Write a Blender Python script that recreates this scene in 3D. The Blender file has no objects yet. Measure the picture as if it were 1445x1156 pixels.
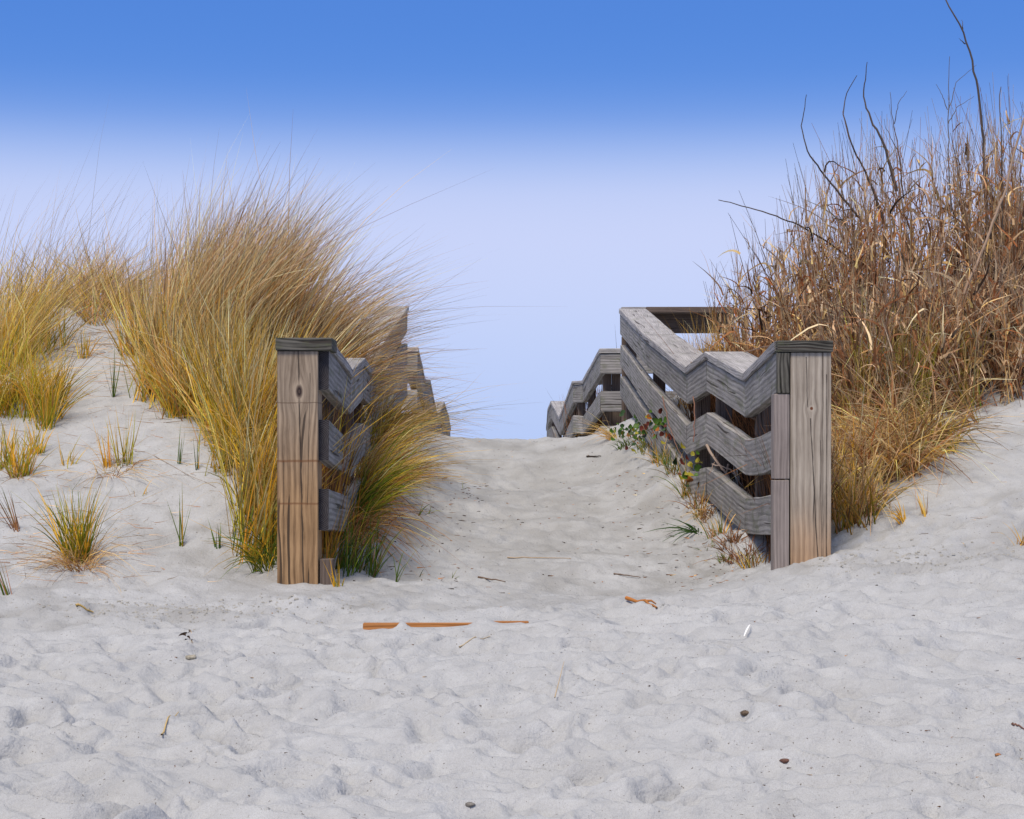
import bpy, math, random
import numpy as np
from mathutils import Vector

random.seed(7)
rng = np.random.default_rng(7)
S = bpy.context.scene
COL = S.collection
F = 2696.0          # focal length in photo pixels (30 degree lens)
CX, HY = 722.5, 650.0   # optical centre column and horizon row

# ------------------------------------------------------------------ camera
cam_d = bpy.data.cameras.new('camera')
cam = bpy.data.objects.new('camera', cam_d)
COL.objects.link(cam)
cam_d.sensor_width = 36
cam_d.lens = 36 * F / 1445
cam_d.shift_y = 72 / 1445
cam.location = (0, 0, 0)
cam.rotation_euler = (math.radians(90), 0, 0)
cam_d.clip_start = 0.1
cam_d.clip_end = 3000
cam_d.dof.use_dof = False
S.camera = cam

# ------------------------------------------------------------------ world, sun, exposure
SUN = Vector((-0.24, -0.50, 0.81)).normalized()
elev = math.asin(SUN.z)
azim = math.atan2(SUN.x, SUN.y)
W = bpy.data.worlds.new('World')
S.world = W
W.use_nodes = True
nt = W.node_tree
nt.nodes.clear()
wo = nt.nodes.new('ShaderNodeOutputWorld')
bg = nt.nodes.new('ShaderNodeBackground')
bg.inputs['Strength'].default_value = 1.0
sky = nt.nodes.new('ShaderNodeTexSky')
sky.sky_type = 'NISHITA'
sky.sun_disc = False
sky.sun_elevation = elev
sky.sun_rotation = azim
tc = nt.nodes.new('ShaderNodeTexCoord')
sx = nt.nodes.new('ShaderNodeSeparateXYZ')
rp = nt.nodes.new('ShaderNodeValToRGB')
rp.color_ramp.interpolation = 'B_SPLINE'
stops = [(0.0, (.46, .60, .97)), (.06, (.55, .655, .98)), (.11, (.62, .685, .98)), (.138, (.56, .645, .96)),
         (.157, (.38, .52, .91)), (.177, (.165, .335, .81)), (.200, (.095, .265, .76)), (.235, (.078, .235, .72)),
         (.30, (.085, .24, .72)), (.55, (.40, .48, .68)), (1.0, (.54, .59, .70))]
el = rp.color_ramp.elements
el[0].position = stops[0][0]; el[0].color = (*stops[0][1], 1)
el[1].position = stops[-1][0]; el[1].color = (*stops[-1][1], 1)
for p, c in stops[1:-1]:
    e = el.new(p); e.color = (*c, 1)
sm = nt.nodes.new('ShaderNodeMix'); sm.data_type = 'RGBA'; sm.blend_type = 'MULTIPLY'
sm.inputs[0].default_value = 1; sm.inputs[7].default_value = (.09, .09, .09, 1)
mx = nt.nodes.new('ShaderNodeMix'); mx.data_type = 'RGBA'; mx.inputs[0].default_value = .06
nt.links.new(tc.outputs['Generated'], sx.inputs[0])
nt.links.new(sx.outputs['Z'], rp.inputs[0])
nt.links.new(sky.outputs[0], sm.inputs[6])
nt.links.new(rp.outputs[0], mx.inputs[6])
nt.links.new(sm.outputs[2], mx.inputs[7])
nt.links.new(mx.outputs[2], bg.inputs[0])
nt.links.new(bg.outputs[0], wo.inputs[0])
sd = bpy.data.lights.new('sun', 'SUN')
sd.energy = 3.7
sd.angle = math.radians(20)
sd.color = (1.0, .89, .74)
sun = bpy.data.objects.new('sun', sd)
COL.objects.link(sun)
sun.rotation_euler = SUN.to_track_quat('Z', 'Y').to_euler()
sun.location = (-5, -4, 12)
S.view_settings.view_transform = 'Standard'
S.view_settings.look = 'None'
S.view_settings.exposure = 0.0
S.view_settings.gamma = 1.0
S.view_settings.use_curve_mapping = False
S.cycles.max_bounces = 6
S.cycles.diffuse_bounces = 4

# ------------------------------------------------------------------ helpers
def X(px, d): return (px - CX) / F * d
def Z(py, d): return (HY - py) / F * d
def P(px, py, d): return np.array((X(px, d), d, Z(py, d)))

def empty(name, loc=(0, 0, 0)):
    o = bpy.data.objects.new(name, None); COL.objects.link(o); o.location = loc
    o.empty_display_size = .1
    return o
def tag(o, label=None, cat=None, group=None, kind=None):
    if label: o['label'] = label
    if cat: o['category'] = cat
    if group: o['group'] = group
    if kind: o['kind'] = kind
    return o
def mesh_obj(name, verts, faces, mats, parent=None, uvs=None, midx=None, smooth=False, colors=None, origin=None):
    me = bpy.data.meshes.new(name)
    V = np.asarray(verts, dtype=float)
    if origin is not None: V = V - np.asarray(origin)
    me.from_pydata(V.tolist(), [], faces)
    for m in (mats if isinstance(mats, (list, tuple)) else [mats]): me.materials.append(m)
    if uvs is not None:
        l = me.uv_layers.new(name='UVMap')
        l.data.foreach_set('uv', np.asarray(uvs, dtype=np.float32).ravel())
    if midx is not None: me.polygons.foreach_set('material_index', midx)
    if smooth: me.polygons.foreach_set('use_smooth', [True] * len(me.polygons))
    if colors is not None:
        a = me.color_attributes.new('col', 'FLOAT_COLOR', 'POINT')
        c = np.ones((len(V), 4), dtype=np.float32); c[:, :3] = colors
        a.data.foreach_set('color', c.ravel())
    me.update()
    o = bpy.data.objects.new(name, me); COL.objects.link(o)
    if origin is not None and parent is None: o.location = origin
    if parent is not None: o.parent = parent
    return o

# node shorthand
class NT:
    def __init__(s, name):
        s.m = bpy.data.materials.new(name); s.m.use_nodes = True
        s.t = s.m.node_tree; s.b = s.t.nodes['Principled BSDF']
        s.b.inputs['Specular IOR Level'].default_value = .2
    def n(s, ty, **k):
        x = s.t.nodes.new(ty)
        for a, b in k.items(): setattr(x, a, b)
        return x
    def put(s, sock, v):
        if hasattr(v, 'is_output') or isinstance(v, bpy.types.NodeSocket): s.t.links.new(v, sock)
        else: sock.default_value = v
    def math(s, op, a, b=0.0, c=None, clamp=False):
        x = s.n('ShaderNodeMath', operation=op); x.use_clamp = clamp
        s.put(x.inputs[0], a); s.put(x.inputs[1], b)
        if c is not None: s.put(x.inputs[2], c)
        return x.outputs[0]
    def vec(s, a, b, c=0.0):
        x = s.n('ShaderNodeCombineXYZ')
        s.put(x.inputs[0], a); s.put(x.inputs[1], b); s.put(x.inputs[2], c)
        return x.outputs[0]
    def noise(s, v, scale=1.0, detail=2.0, rough=.5, dist=0.0):
        x = s.n('ShaderNodeTexNoise'); s.put(x.inputs['Vector'], v)
        x.inputs['Scale'].default_value = scale; x.inputs['Detail'].default_value = detail
        x.inputs['Roughness'].default_value = rough; x.inputs['Distortion'].default_value = dist
        return x.outputs[0]
    def ramp(s, f, stops):
        x = s.n('ShaderNodeValToRGB'); s.put(x.inputs[0], f)
        e = x.color_ramp.elements
        def c4(c): return (*c, 1) if isinstance(c, tuple) else (c, c, c, 1)
        e[0].position = stops[0][0]; e[0].color = c4(stops[0][1])
        e[1].position = stops[-1][0]; e[1].color = c4(stops[-1][1])
        for p, c in stops[1:-1]:
            k = e.new(p); k.color = c4(c)
        return x.outputs[0]
    def mix(s, f, a, b, mode='MIX'):
        x = s.n('ShaderNodeMix', data_type='RGBA', blend_type=mode)
        s.put(x.inputs[0], f)
        s.put(x.inputs[6], (*a, 1) if isinstance(a, tuple) else a)
        s.put(x.inputs[7], (*b, 1) if isinstance(b, tuple) else b)
        return x.outputs[2]
    def bump(s, h, strength, dist, prev=None):
        x = s.n('ShaderNodeBump'); x.inputs['Strength'].default_value = strength
        x.inputs['Distance'].default_value = dist; s.put(x.inputs['Height'], h)
        if prev is not None: s.put(x.inputs['Normal'], prev)
        return x.outputs[0]

def wood(name, dark, light, knot=None, crack=None, stain=None, lines=(), warp=.05, moss=0.0, crackth=.70, ringf=420, contrast=1.0):
    w = NT(name)
    uv = w.n('ShaderNodeUVMap').outputs[0]
    sp = w.n('ShaderNodeSeparateXYZ'); w.t.links.new(uv, sp.inputs[0])
    u, v = sp.outputs[0], sp.outputs[1]
    r = w.n('ShaderNodeObjectInfo').outputs['Random']
    r37 = w.math('MULTIPLY', r, 37.0)
    vk = v
    kn = None
    if knot:
        u0, v0, a, b = knot
        du = w.math('SUBTRACT', u, u0); dv = w.math('SUBTRACT', v, v0)
        g = w.math('ADD', w.math('POWER', w.math('ABSOLUTE', w.math('DIVIDE', du, a * 3.2)), 2.0), w.math('POWER', w.math('ABSOLUTE', w.math('DIVIDE', dv, b * 3.2)), 2.0))
        e = w.math('EXPONENT', w.math('MULTIPLY', g, -1.0))
        vk = w.math('ADD', v0, w.math('MULTIPLY', dv, w.math('SUBTRACT', 1.0, w.math('MULTIPLY', e, .9))))
        kr = w.math('SQRT', w.math('ADD', w.math('POWER', w.math('ABSOLUTE', w.math('DIVIDE', du, a)), 2.0), w.math('POWER', w.math('ABSOLUTE', w.math('DIVIDE', dv, b)), 2.0)))
        kn = kr
    wv = w.math('SUBTRACT', w.noise(w.vec(w.math('ADD', w.math('MULTIPLY', u, 2.2), r37), w.math('MULTIPLY', vk, 5.0), r37), detail=2.0), .5)
    v2 = w.math('ADD', vk, w.math('MULTIPLY', wv, warp))
    rings = w.math('MULTIPLY_ADD', w.math('SINE', w.math('MULTIPLY', v2, float(ringf))), .5, .5)
    streak = w.noise(w.vec(w.math('MULTIPLY', u, 2.5), w.math('MULTIPLY', v2, 95.0), r37), detail=5.0, rough=.65)
    fiber = w.noise(w.vec(w.math('MULTIPLY', u, 14.0), w.math('MULTIPLY', v2, 420.0), r37), detail=3.0, rough=.6)
    blot = w.noise(w.vec(w.math('MULTIPLY', u, 4.0), w.math('MULTIPLY', v, 9.0), w.math('ADD', r37, 5.0)), detail=4.0, rough=.6)
    f = w.math('ADD', w.math('ADD', w.math('MULTIPLY', streak, .55), w.math('MULTIPLY', w.math('MULTIPLY', rings, blot), .26)), w.math('ADD', w.math('MULTIPLY', fiber, .22), w.math('MULTIPLY', blot, .22)))
    lo, hi = .56 - .20 / contrast, .56 + .18 / contrast
    col = w.ramp(f, [(lo, dark), ((lo + hi) / 2, tuple((a * .45 + b * .55) for a, b in zip(dark, light))), (hi, light)])
    if stain:   # warmer wood on the part that stayed buried longest
        u1, u2, sc = stain
        q = w.math('ADD', u, w.math('MULTIPLY', w.math('SUBTRACT', blot, .5), .25))
        mr = w.n('ShaderNodeMapRange', interpolation_type='SMOOTHSTEP'); w.put(mr.inputs[0], q)
        mr.inputs[1].default_value = u1; mr.inputs[2].default_value = u2; mr.inputs[3].default_value = 0; mr.inputs[4].default_value = 1
        col = w.mix(mr.outputs[0], col, w.mix(.92, col, sc, 'MULTIPLY'))
    # drying checks
    ck = w.noise(w.vec(w.math('MULTIPLY', u, 1.1), w.math('MULTIPLY', v2, 34.0), w.math('ADD', r37, 9.0)), detail=1.0)
    ckm = w.ramp(ck, [(crackth, 0.0), (crackth + .015, 1.0)])
    if crack:
        # (centre v at u=0, drift per metre, wobble, half width, u start, u end)
        for (c0, dr, wb, hw, ua, ub) in crack:
            wob = w.math('MULTIPLY', w.math('SUBTRACT', w.noise(w.vec(w.math('MULTIPLY', u, 7.0), c0 * 50, 2.0), detail=4.0), .5), wb)
            c = w.math('ADD', w.math('ADD', c0, w.math('MULTIPLY', u, dr)), wob)
            hwv = w.math('MULTIPLY', w.noise(w.vec(w.math('MULTIPLY', u, 12.0), 7.0, c0 * 20), detail=2.0), hw * 2)
            ins = w.math('LESS_THAN', w.math('ABSOLUTE', w.math('SUBTRACT', v, c)), hwv)
            ins = w.math('MULTIPLY', ins, w.math('MULTIPLY', w.math('GREATER_THAN', u, ua), w.math('LESS_THAN', u, ub)))
            ckm = w.math('MAXIMUM', ckm, ins)
    col = w.mix(w.math('MULTIPLY', ckm, .82), col, (.035, .026, .022))
    for (lu, th, lc) in lines:   # saw / scorch lines across the grain
        dd = w.math('ABSOLUTE', w.math('SUBTRACT', w.math('ADD', u, w.math('MULTIPLY', w.math('SUBTRACT', blot, .5), .012)), lu))
        lm = w.math('SUBTRACT', 1.0, w.math('DIVIDE', dd, th), clamp=True)
        col = w.mix(w.math('MULTIPLY', lm, .75), col, lc)
    if kn is not None:
        ringk = w.math('MULTIPLY_ADD', w.math('SINE', w.math('MULTIPLY', kn, 14.0)), .5, .5)
        km = w.ramp(kn, [(.55, 1.0), (1.0, 0.0)])
        kh = w.ramp(w.math('MULTIPLY', kn, .4), [(.36, 1.0), (.70, 0.0)])
        col = w.mix(w.math('MULTIPLY', kh, .35), col, tuple(min(1, c * 1.35) for c in light))
        col = w.mix(km, col, w.mix(ringk, knot_dark, knot_mid))
    if moss:
        ms = w.noise(w.vec(w.math('MULTIPLY', u, 6.0), w.math('MULTIPLY', v, 16.0), w.math('ADD', r37, 21.0)), detail=5.0, rough=.7)
        col = w.mix(w.math('MULTIPLY', w.ramp(ms, [(.52, 0.0), (.66, 1.0)]), moss), col, (.10, .12, .045))
    tintr = w.math('MULTIPLY_ADD', r, .26, .87)
    col = w.mix(1.0, col, w.vec(tintr, tintr, tintr), 'MULTIPLY')
    w.put(w.b.inputs['Base Color'], col)
    w.b.inputs['Roughness'].default_value = .85
    h = w.math('SUBTRACT', f, w.math('MULTIPLY', ckm, .8))
    w.put(w.b.inputs['Normal'], w.bump(h, .7, .006))
    return w.m
knot_dark, knot_mid = (.035, .025, .022), (.12, .075, .055)
M_rail = wood('weathered_rail_wood', (.10, .093, .090), (.37, .352, .342), warp=.030, moss=.5, crackth=.69, ringf=230, contrast=1.1)
M_cap = wood('weathered_cap_wood', (.16, .15, .152), (.46, .44, .44), warp=.06, moss=.25, crackth=.71, contrast=1.3)
M_capend = wood('dark_mossy_cap_wood', (.012, .011, .009), (.15, .14, .12), warp=.08, moss=.8, crackth=.66, contrast=1.5)
M_brown = wood('brown_weathered_shaded_wood', (.06, .042, .034), (.20, .155, .13), warp=.05)  # weathered brown; on the landing rail its darkness stands in for shade
M_orange = wood('damp_orange_wood', (.20, .075, .02), (.45, .20, .07), warp=.04)
M_strip = wood('grey_brown_trim_wood', (.14, .115, .105), (.36, .305, .28), warp=.03, stain=(.45, .85, (1.25, .92, .75)))
knot_dark, knot_mid = (.03, .022, .02), (.09, .06, .05)
M_postL = wood('left_post_wood', (.13, .092, .065), (.46, .365, .27), knot=(.184, .008, .038, .019),
               crack=[(.004, .022, .012, .0030, .0, .15), (.004, .022, .012, .0034, .215, 1.4), (-.062, .0, .006, .0012, .5, 1.2), (.06, -.02, .006, .001, .1, .7)],
               stain=(.15, .75, (1.08, .84, .57)), lines=[(.50, .008, (.16, .06, .02)), (.695, .007, (.17, .07, .03)), (.235, .004, (.10, .06, .04))], warp=.045, ringf=230, contrast=1.15)
knot_dark, knot_mid = (.10, .028, .010), (.16, .06, .03)
M_postR = wood('right_post_wood', (.17, .137, .108), (.45, .39, .32), knot=(.255, .003, .010, .009),
               crack=[(-.022, .028, .012, .0018, .02, .25), (-.016, .05, .010, .0024, .30, 1.4), (.055, .0, .004, .0014, .0, 1.4), (.072, .0, .004, .0018, .1, 1.4), (.04, .01, .004, .001, .4, 1.2)],
               stain=(.60, 1.0, (1.08, .80, .58)), warp=.04, ringf=240, contrast=1.15)

def endgrain(name, c1, c2):
    w = NT(name)
    uv = w.n('ShaderNodeUVMap').outputs[0]
    sp = w.n('ShaderNodeSeparateXYZ'); w.t.links.new(uv, sp.inputs[0])
    u, v = sp.outputs[0], sp.outputs[1]
    nz = w.noise(w.vec(w.math('MULTIPLY', u, 30.0), w.math('MULTIPLY', v, 30.0)), detail=4.0)
    dx = w.math('SUBTRACT', u, .06); dy = w.math('SUBTRACT', v, .10)
    rr = w.math('SQRT', w.math('ADD', w.math('MULTIPLY', dx, dx), w.math('MULTIPLY', dy, dy)))
    s_ = w.math('MULTIPLY_ADD', w.math('SINE', w.math('ADD', w.math('MULTIPLY', rr, 800.0), w.math('MULTIPLY', nz, 5.0))), .25, .25)
    f = w.math('ADD', s_, w.math('MULTIPLY', nz, .6))
    w.put(w.b.inputs['Base Color'], w.ramp(f, [(.25, c1), (.85, c2)]))
    w.b.inputs['Roughness'].default_value = .9
    w.put(w.b.inputs['Normal'], w.bump(f, .7, .004))
    return w.m
M_end = endgrain('dark_end_grain', (.018, .015, .018), (.085, .078, .082))
M_endbrown = endgrain('brown_end_grain', (.03, .012, .01), (.11, .055, .045))
M_endgrey = endgrain('grey_end_grain', (.09, .085, .085), (.22, .21, .21))

# ------------------------------------------------------------------ terrain height
ctrl = []
def cp(*rows):
    for r in rows: ctrl.append((X(r[0], r[2]), r[2], Z(r[1], r[2])))
beach = lambda y: -.53 - .0905 * (8.7 - y)
for y in (0, 2, 4, 5.5, 6.8):
    for x in (-6, -4, -2, -.7, .7, 2, 4, 6):
        ctrl.append((x, y, beach(y) + .04 * math.sin(x * 1.3 + y)))
cp((740, 872, 7.7), (740, 846, 8.6), (755, 792, 9.8), (750, 738, 11.3), (745, 692, 13), (735, 648, 15.3), (725, 621, 17.3), (722, 632, 18.6), (722, 642, 23), (722, 655, 28))
cp((600, 850, 8.5), (620, 790, 9.8), (640, 735, 11.3), (640, 690, 13), (640, 648, 15.3), (640, 621, 17.3), (650, 634, 19), (640, 648, 24))
cp((900, 848, 8.6), (890, 790, 9.8), (850, 738, 11.3), (830, 692, 13), (815, 648, 15.3), (800, 621, 17.3), (800, 634, 19), (800, 648, 24))
# left bank inside the railing
cp((455, 832, 8.6), (520, 826, 8.8), (520, 800, 9.4), (540, 750, 10.3), (560, 700, 11.8), (580, 650, 14), (590, 622, 17.2), (590, 634, 18.8))
# right bank inside the railing
cp((1090, 806, 8.7), (1040, 822, 8.9), (1045, 800, 9.6), (1000, 760, 10.7), (955, 705, 12.1), (910, 655, 14.4), (865, 622, 17.2), (860, 634, 19))
# left dune
cp((390, 834, 8.6), (300, 838, 8.5), (180, 850, 8.25), (0, 868, 7.95), (-250, 868, 7.9), (-600, 868, 7.9),
   (300, 780, 9.1), (110, 795, 8.8), (0, 775, 8.9), (-300, 770, 8.9), (250, 690, 9.8), (50, 690, 9.7), (160, 652, 10.1), (320, 660, 10.0), (370, 720, 9.6),
   (300, 600, 10.7), (100, 600, 10.7), (-100, 600, 10.7), (-500, 600, 10.7), (230, 530, 11.5), (60, 530, 11.5), (150, 472, 12.4), (340, 520, 12),
   (150, 437, 13.3), (0, 425, 13.4), (-200, 420, 13.3), (-600, 420, 13.3), (300, 455, 13.2), (400, 500, 13), (455, 560, 12.2), (440, 680, 10.4),
   (150, 432, 14.5), (400, 470, 15), (500, 540, 15.5), (480, 620, 20), (150, 540, 19), (-400, 540, 19), (-300, 640, 26), (150, 640, 26), (450, 650, 26))
# right dune
cp((1180, 778, 8.85), (1300, 800, 8.5), (1445, 806, 8.1), (1700, 806, 8.0), (2100, 806, 8), (1200, 750, 9.2), (1300, 705, 9.6), (1445, 690, 9.5), (1750, 680, 9.5),
   (1350, 640, 10.2), (1445, 610, 10.4), (1750, 590, 10.6), (1250, 650, 10.3), (1180, 680, 10.1), (1445, 520, 11.6), (1300, 560, 11.4), (1180, 600, 11.3),
   (1445, 470, 12.6), (1700, 450, 12.6), (1300, 510, 12.6), (1150, 555, 12.4), (1060, 620, 12.2), (1100, 720, 10.2), (1020, 590, 13.6), (1000, 545, 15),
   (1445, 445, 14), (1250, 480, 14), (1060, 520, 15.5), (960, 560, 17), (1445, 480, 17), (1200, 540, 18), (950, 620, 20), (1300, 600, 22), (2000, 500, 18), (1000, 650, 26), (1500, 640, 26))
C = np.array(ctrl)
def tps(r2):
    r2 = np.maximum(r2, 1e-12)
    return .5 * r2 * np.log(r2)
A = C[:, :2]
n_ = len(C)
K = tps(((A[:, None] - A[None]) ** 2).sum(-1)) + np.eye(n_) * .02
Q = np.c_[np.ones(n_), A]
L_ = np.block([[K, Q], [Q.T, np.zeros((3, 3))]])
sol = np.linalg.solve(L_, np.r_[C[:, 2], 0, 0, 0])
def rbf(x, y):
    xc = np.clip(x, -6.5, 6.5); yc = np.clip(y, 0, 26)
    out = sol[n_] + sol[n_ + 1] * xc + sol[n_ + 2] * yc
    for i in range(n_):
        out = out + sol[i] * tps((xc - A[i, 0]) ** 2 + (yc - A[i, 1]) ** 2)
    far = np.clip((y - 26) / 40, 0, 1)
    return out * (1 - far) + (-1.6) * far
# cached base raster
gx = np.linspace(-7, 7, 421); gy = np.linspace(-1, 27, 841)
GX, GY = np.meshgrid(gx, gy)
BASE = rbf(GX, GY)
def bil(R, x, y, x0, y0, dx, dy):
    fx = np.clip((x - x0) / dx, 0, R.shape[1] - 1.001); fy = np.clip((y - y0) / dy, 0, R.shape[0] - 1.001)
    ix = fx.astype(int); iy = fy.astype(int); tx = fx - ix; ty = fy - iy
    return (R[iy, ix] * (1 - tx) + R[iy, ix + 1] * tx) * (1 - ty) + (R[iy + 1, ix] * (1 - tx) + R[iy + 1, ix + 1] * tx) * ty
# fine relief raster (1 cm) : chopped beach sand, footprints, crumbs
rx = np.arange(-7, 7, .0125); ry = np.arange(2.5, 18.5, .0125)
RX, RY = np.meshgrid(rx, ry)
def vnoise(x, y, seed):
    r = np.random.default_rng(seed); T = r.random((256, 256)) * 2 - 1
    ix = np.floor(x).astype(int); iy = np.floor(y).astype(int); tx = x - ix; ty = y - iy
    tx = tx * tx * tx * (tx * (tx * 6 - 15) + 10); ty = ty * ty * ty * (ty * (ty * 6 - 15) + 10)
    a = T[iy % 256, ix % 256]; b = T[iy % 256, (ix + 1) % 256]; c = T[(iy + 1) % 256, ix % 256]; d = T[(iy + 1) % 256, (ix + 1) % 256]
    return (a * (1 - tx) + b * tx) * (1 - ty) + (c * (1 - tx) + d * tx) * ty
def fbm(x, y, seed, o=4, g=.5):
    s = 0; a = 1
    for i in range(o):
        s = s + a * vnoise(x * 2 ** i + 13.7 * i, y * 2 ** i + 7.1 * i, seed + i); a *= g
    return s
wx = RX + .10 * fbm(RX * 3, RY * 3, 50, 2); wy = RY + .10 * fbm(RX * 3, RY * 3, 60, 2)
def sstep(a, b, x):
    t = np.clip((x - a) / (b - a), 0, 1); return t * t * (3 - 2 * t)
slopeline = 8.25 + .25 * np.sin(RX * .9) + .10 * fbm(RX * 2, RY * 0, 71, 2) - .35 * sstep(1.4, 3.5, RX)
beachm = 1 - sstep(-.35, .25, RY - slopeline)          # 1 on the trampled beach
xl = -.86 - .0 * RY; xr = 1.22 - .03 * (RY - 8.7)
pathm = sstep(-.05, .25, RX - xl) * (1 - sstep(-.25, .05, RX - xr)) * (1 - beachm)
ridg = 1 - np.abs(fbm(wx * 3.4 + wy * 1.2, wy * 4.6, 80, 3, .45)) * 1.3
ridg2 = 1 - np.abs(fbm(wx * 7.0, wy * 9.5 + wx * 1.5, 90, 3, .5)) * 1.2
amp = .5 + .5 * fbm(RX * .9, RY * .9, 95, 2)
D = beachm * ((ridg - .5) * .040 + (ridg2 - .5) * .018 * (1 + amp) + .03 * fbm(RX * .8, RY * .8, 99, 2))
D += (1 - beachm) * (.020 * fbm(wx * 3, wy * 3, 110, 3) + .0060 * fbm(RX * 13, RY * 13, 120, 3, .6))
D += pathm * (.006 * fbm(wx * 6, wy * 6, 130, 3) + .0035 * fbm(RX * 22, RY * 22, 131, 2))
D += .0034 * fbm(RX * 22, RY * 22, 140, 3, .6)
damp = np.zeros_like(RX)  # damp sand on banks and path; in dimples it paints the shade
# crumbly broken edge where the dune foot meets the beach
foot = np.exp(-((RY - slopeline - .05) / .22) ** 2) * (1 - .75 * sstep(-.7, -.4, RX) * (1 - sstep(1.0, 1.3, RX)))
cr = fbm(RX * 11, RY * 11, 150, 3, .6)
D += foot * (.020 * np.maximum(cr, -.2) + .007 * np.maximum(fbm(RX * 32, RY * 32, 151, 2), -.1))
damp = np.maximum(damp, foot * np.clip(.35 + .8 * fbm(RX * 5, RY * 5, 155, 3), 0, 1))
# bank below the left and right railings
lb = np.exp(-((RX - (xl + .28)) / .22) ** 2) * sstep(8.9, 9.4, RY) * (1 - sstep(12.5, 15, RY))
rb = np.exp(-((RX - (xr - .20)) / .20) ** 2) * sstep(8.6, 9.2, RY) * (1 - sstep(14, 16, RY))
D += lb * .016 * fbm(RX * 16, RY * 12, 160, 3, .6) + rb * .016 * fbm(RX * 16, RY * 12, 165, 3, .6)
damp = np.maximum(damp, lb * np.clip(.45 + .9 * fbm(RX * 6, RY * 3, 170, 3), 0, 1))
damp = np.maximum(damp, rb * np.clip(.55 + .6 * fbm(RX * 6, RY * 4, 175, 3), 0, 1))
damp = np.maximum(damp, np.clip(.9 * fbm(RX * 2.5, RY * 2.5, 178, 5, .6) - .25, 0, .55) * (1 - beachm))
damp = np.maximum(damp, pathm * np.clip(.26 + .45 * fbm(RX * 4, RY * 3, 177, 4, .6), 0, 1))
def dimple(cx, cy, a, b, ang, dep, rim=.35, pit_shade=0.0, skew=0.0):
    R = max(a, b) * 2.6
    i0, i1 = np.searchsorted(ry, (cy - R, cy + R)); j0, j1 = np.searchsorted(rx, (cx - R, cx + R))
    if i1 <= i0 or j1 <= j0: return
    x = RX[i0:i1, j0:j1] - cx; y = RY[i0:i1, j0:j1] - cy
    u = (x * math.cos(ang) + y * math.sin(ang)) / a; v = (-x * math.sin(ang) + y * math.cos(ang)) / b
    r = np.sqrt(u * u + v * v) + 1e-6
    r = r * (1 + .10 * np.sin(3 * np.arctan2(v, u) + cx * 40) + .07 * np.sin(5 * np.arctan2(v, u) + cy * 30))
    prof = -1 / (1 + np.exp((r - .85) * 15)) * (1 + skew * u * .5) + rim * np.exp(-((r - 1.25) / .28) ** 2)
    D[i0:i1, j0:j1] += dep * prof
    if pit_shade: damp[i0:i1, j0:j1] = np.maximum(damp[i0:i1, j0:j1], pit_shade * np.exp(-(r * r)))  # recess shade put into the sand colour, darkest mid-dimple
foots = [(370, 955, .13, .05), (335, 987, .12, .05), (270, 903, .08, .04), (590, 980, .09, .05), (530, 938, .06, .035), (735, 1038, .14, .06), (300, 1020, .07, .04), (510, 1090, .06, .04),
         (150, 915, .10, .05), (1190, 985, .09, .05), (1330, 938, .10, .05), (1245, 1035, .10, .05), (1070, 1012, .05, .03), (1130, 1005, .08, .04), (1000, 950, .10, .05), (830, 1075, .06, .04), (655, 1140, .05, .04), (940, 1100, .1, .05),
         (400, 1075, .12, .05), (120, 1095, .08, .05), (60, 1000, .10, .05), (30, 1060, .1, .05), (690, 1000, .10, .05), (820, 920, .08, .04), (200, 1130, .1, .05), (470, 905, .07, .03)]
def ground_d(py):     # distance at which the beach shows at a given photo row
    return (-.53 - .0905 * 8.7) / (-(py - HY) / F - .0905)
for (px, py, a, b) in foots:
    d = ground_d(py)
    dimple(X(px, d), d, a * .9, b * 1.35, rng.uniform(-.5, .5), rng.uniform(.022, .034), .4, rng.uniform(.0, .35), rng.uniform(-.5, .5))
for i in range(520):
    y = 3.4 + 4.9 * rng.random(); x = rng.uniform(-1, 1) * (.8 + .33 * y)
    s_ = rng.choice((.03, .05, .08, .11), p=(.42, .35, .16, .07))
    dimple(x, y, s_ * rng.uniform(.8, 1.4), s_ * rng.uniform(.6, .9), rng.uniform(-.7, .7), s_ * rng.uniform(.12, .26), rng.uniform(.2, .5), 0 if rng.random() < .8 else .5 * rng.random(), rng.uniform(-.6, .6))
for i in range(420):
    y = rng.uniform(8.6, 15); x = rng.uniform(-.75, 1.1)
    s_ = rng.uniform(.018, .06)
    dimple(x, y, s_ * 1.3, s_, rng.uniform(0, 3), s_ * rng.uniform(.10, .22), .3, .4 * rng.random() ** 2)
for i in range(90):
    y = rng.uniform(8.2, 9.4); x = rng.uniform(1.5, 3.0); s_ = rng.uniform(.03, .07)
    dimple(x, y, s_ * 1.6, s_ * .8, rng.uniform(.0, .9), s_ * .28, .4, .6 * rng.random())
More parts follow.
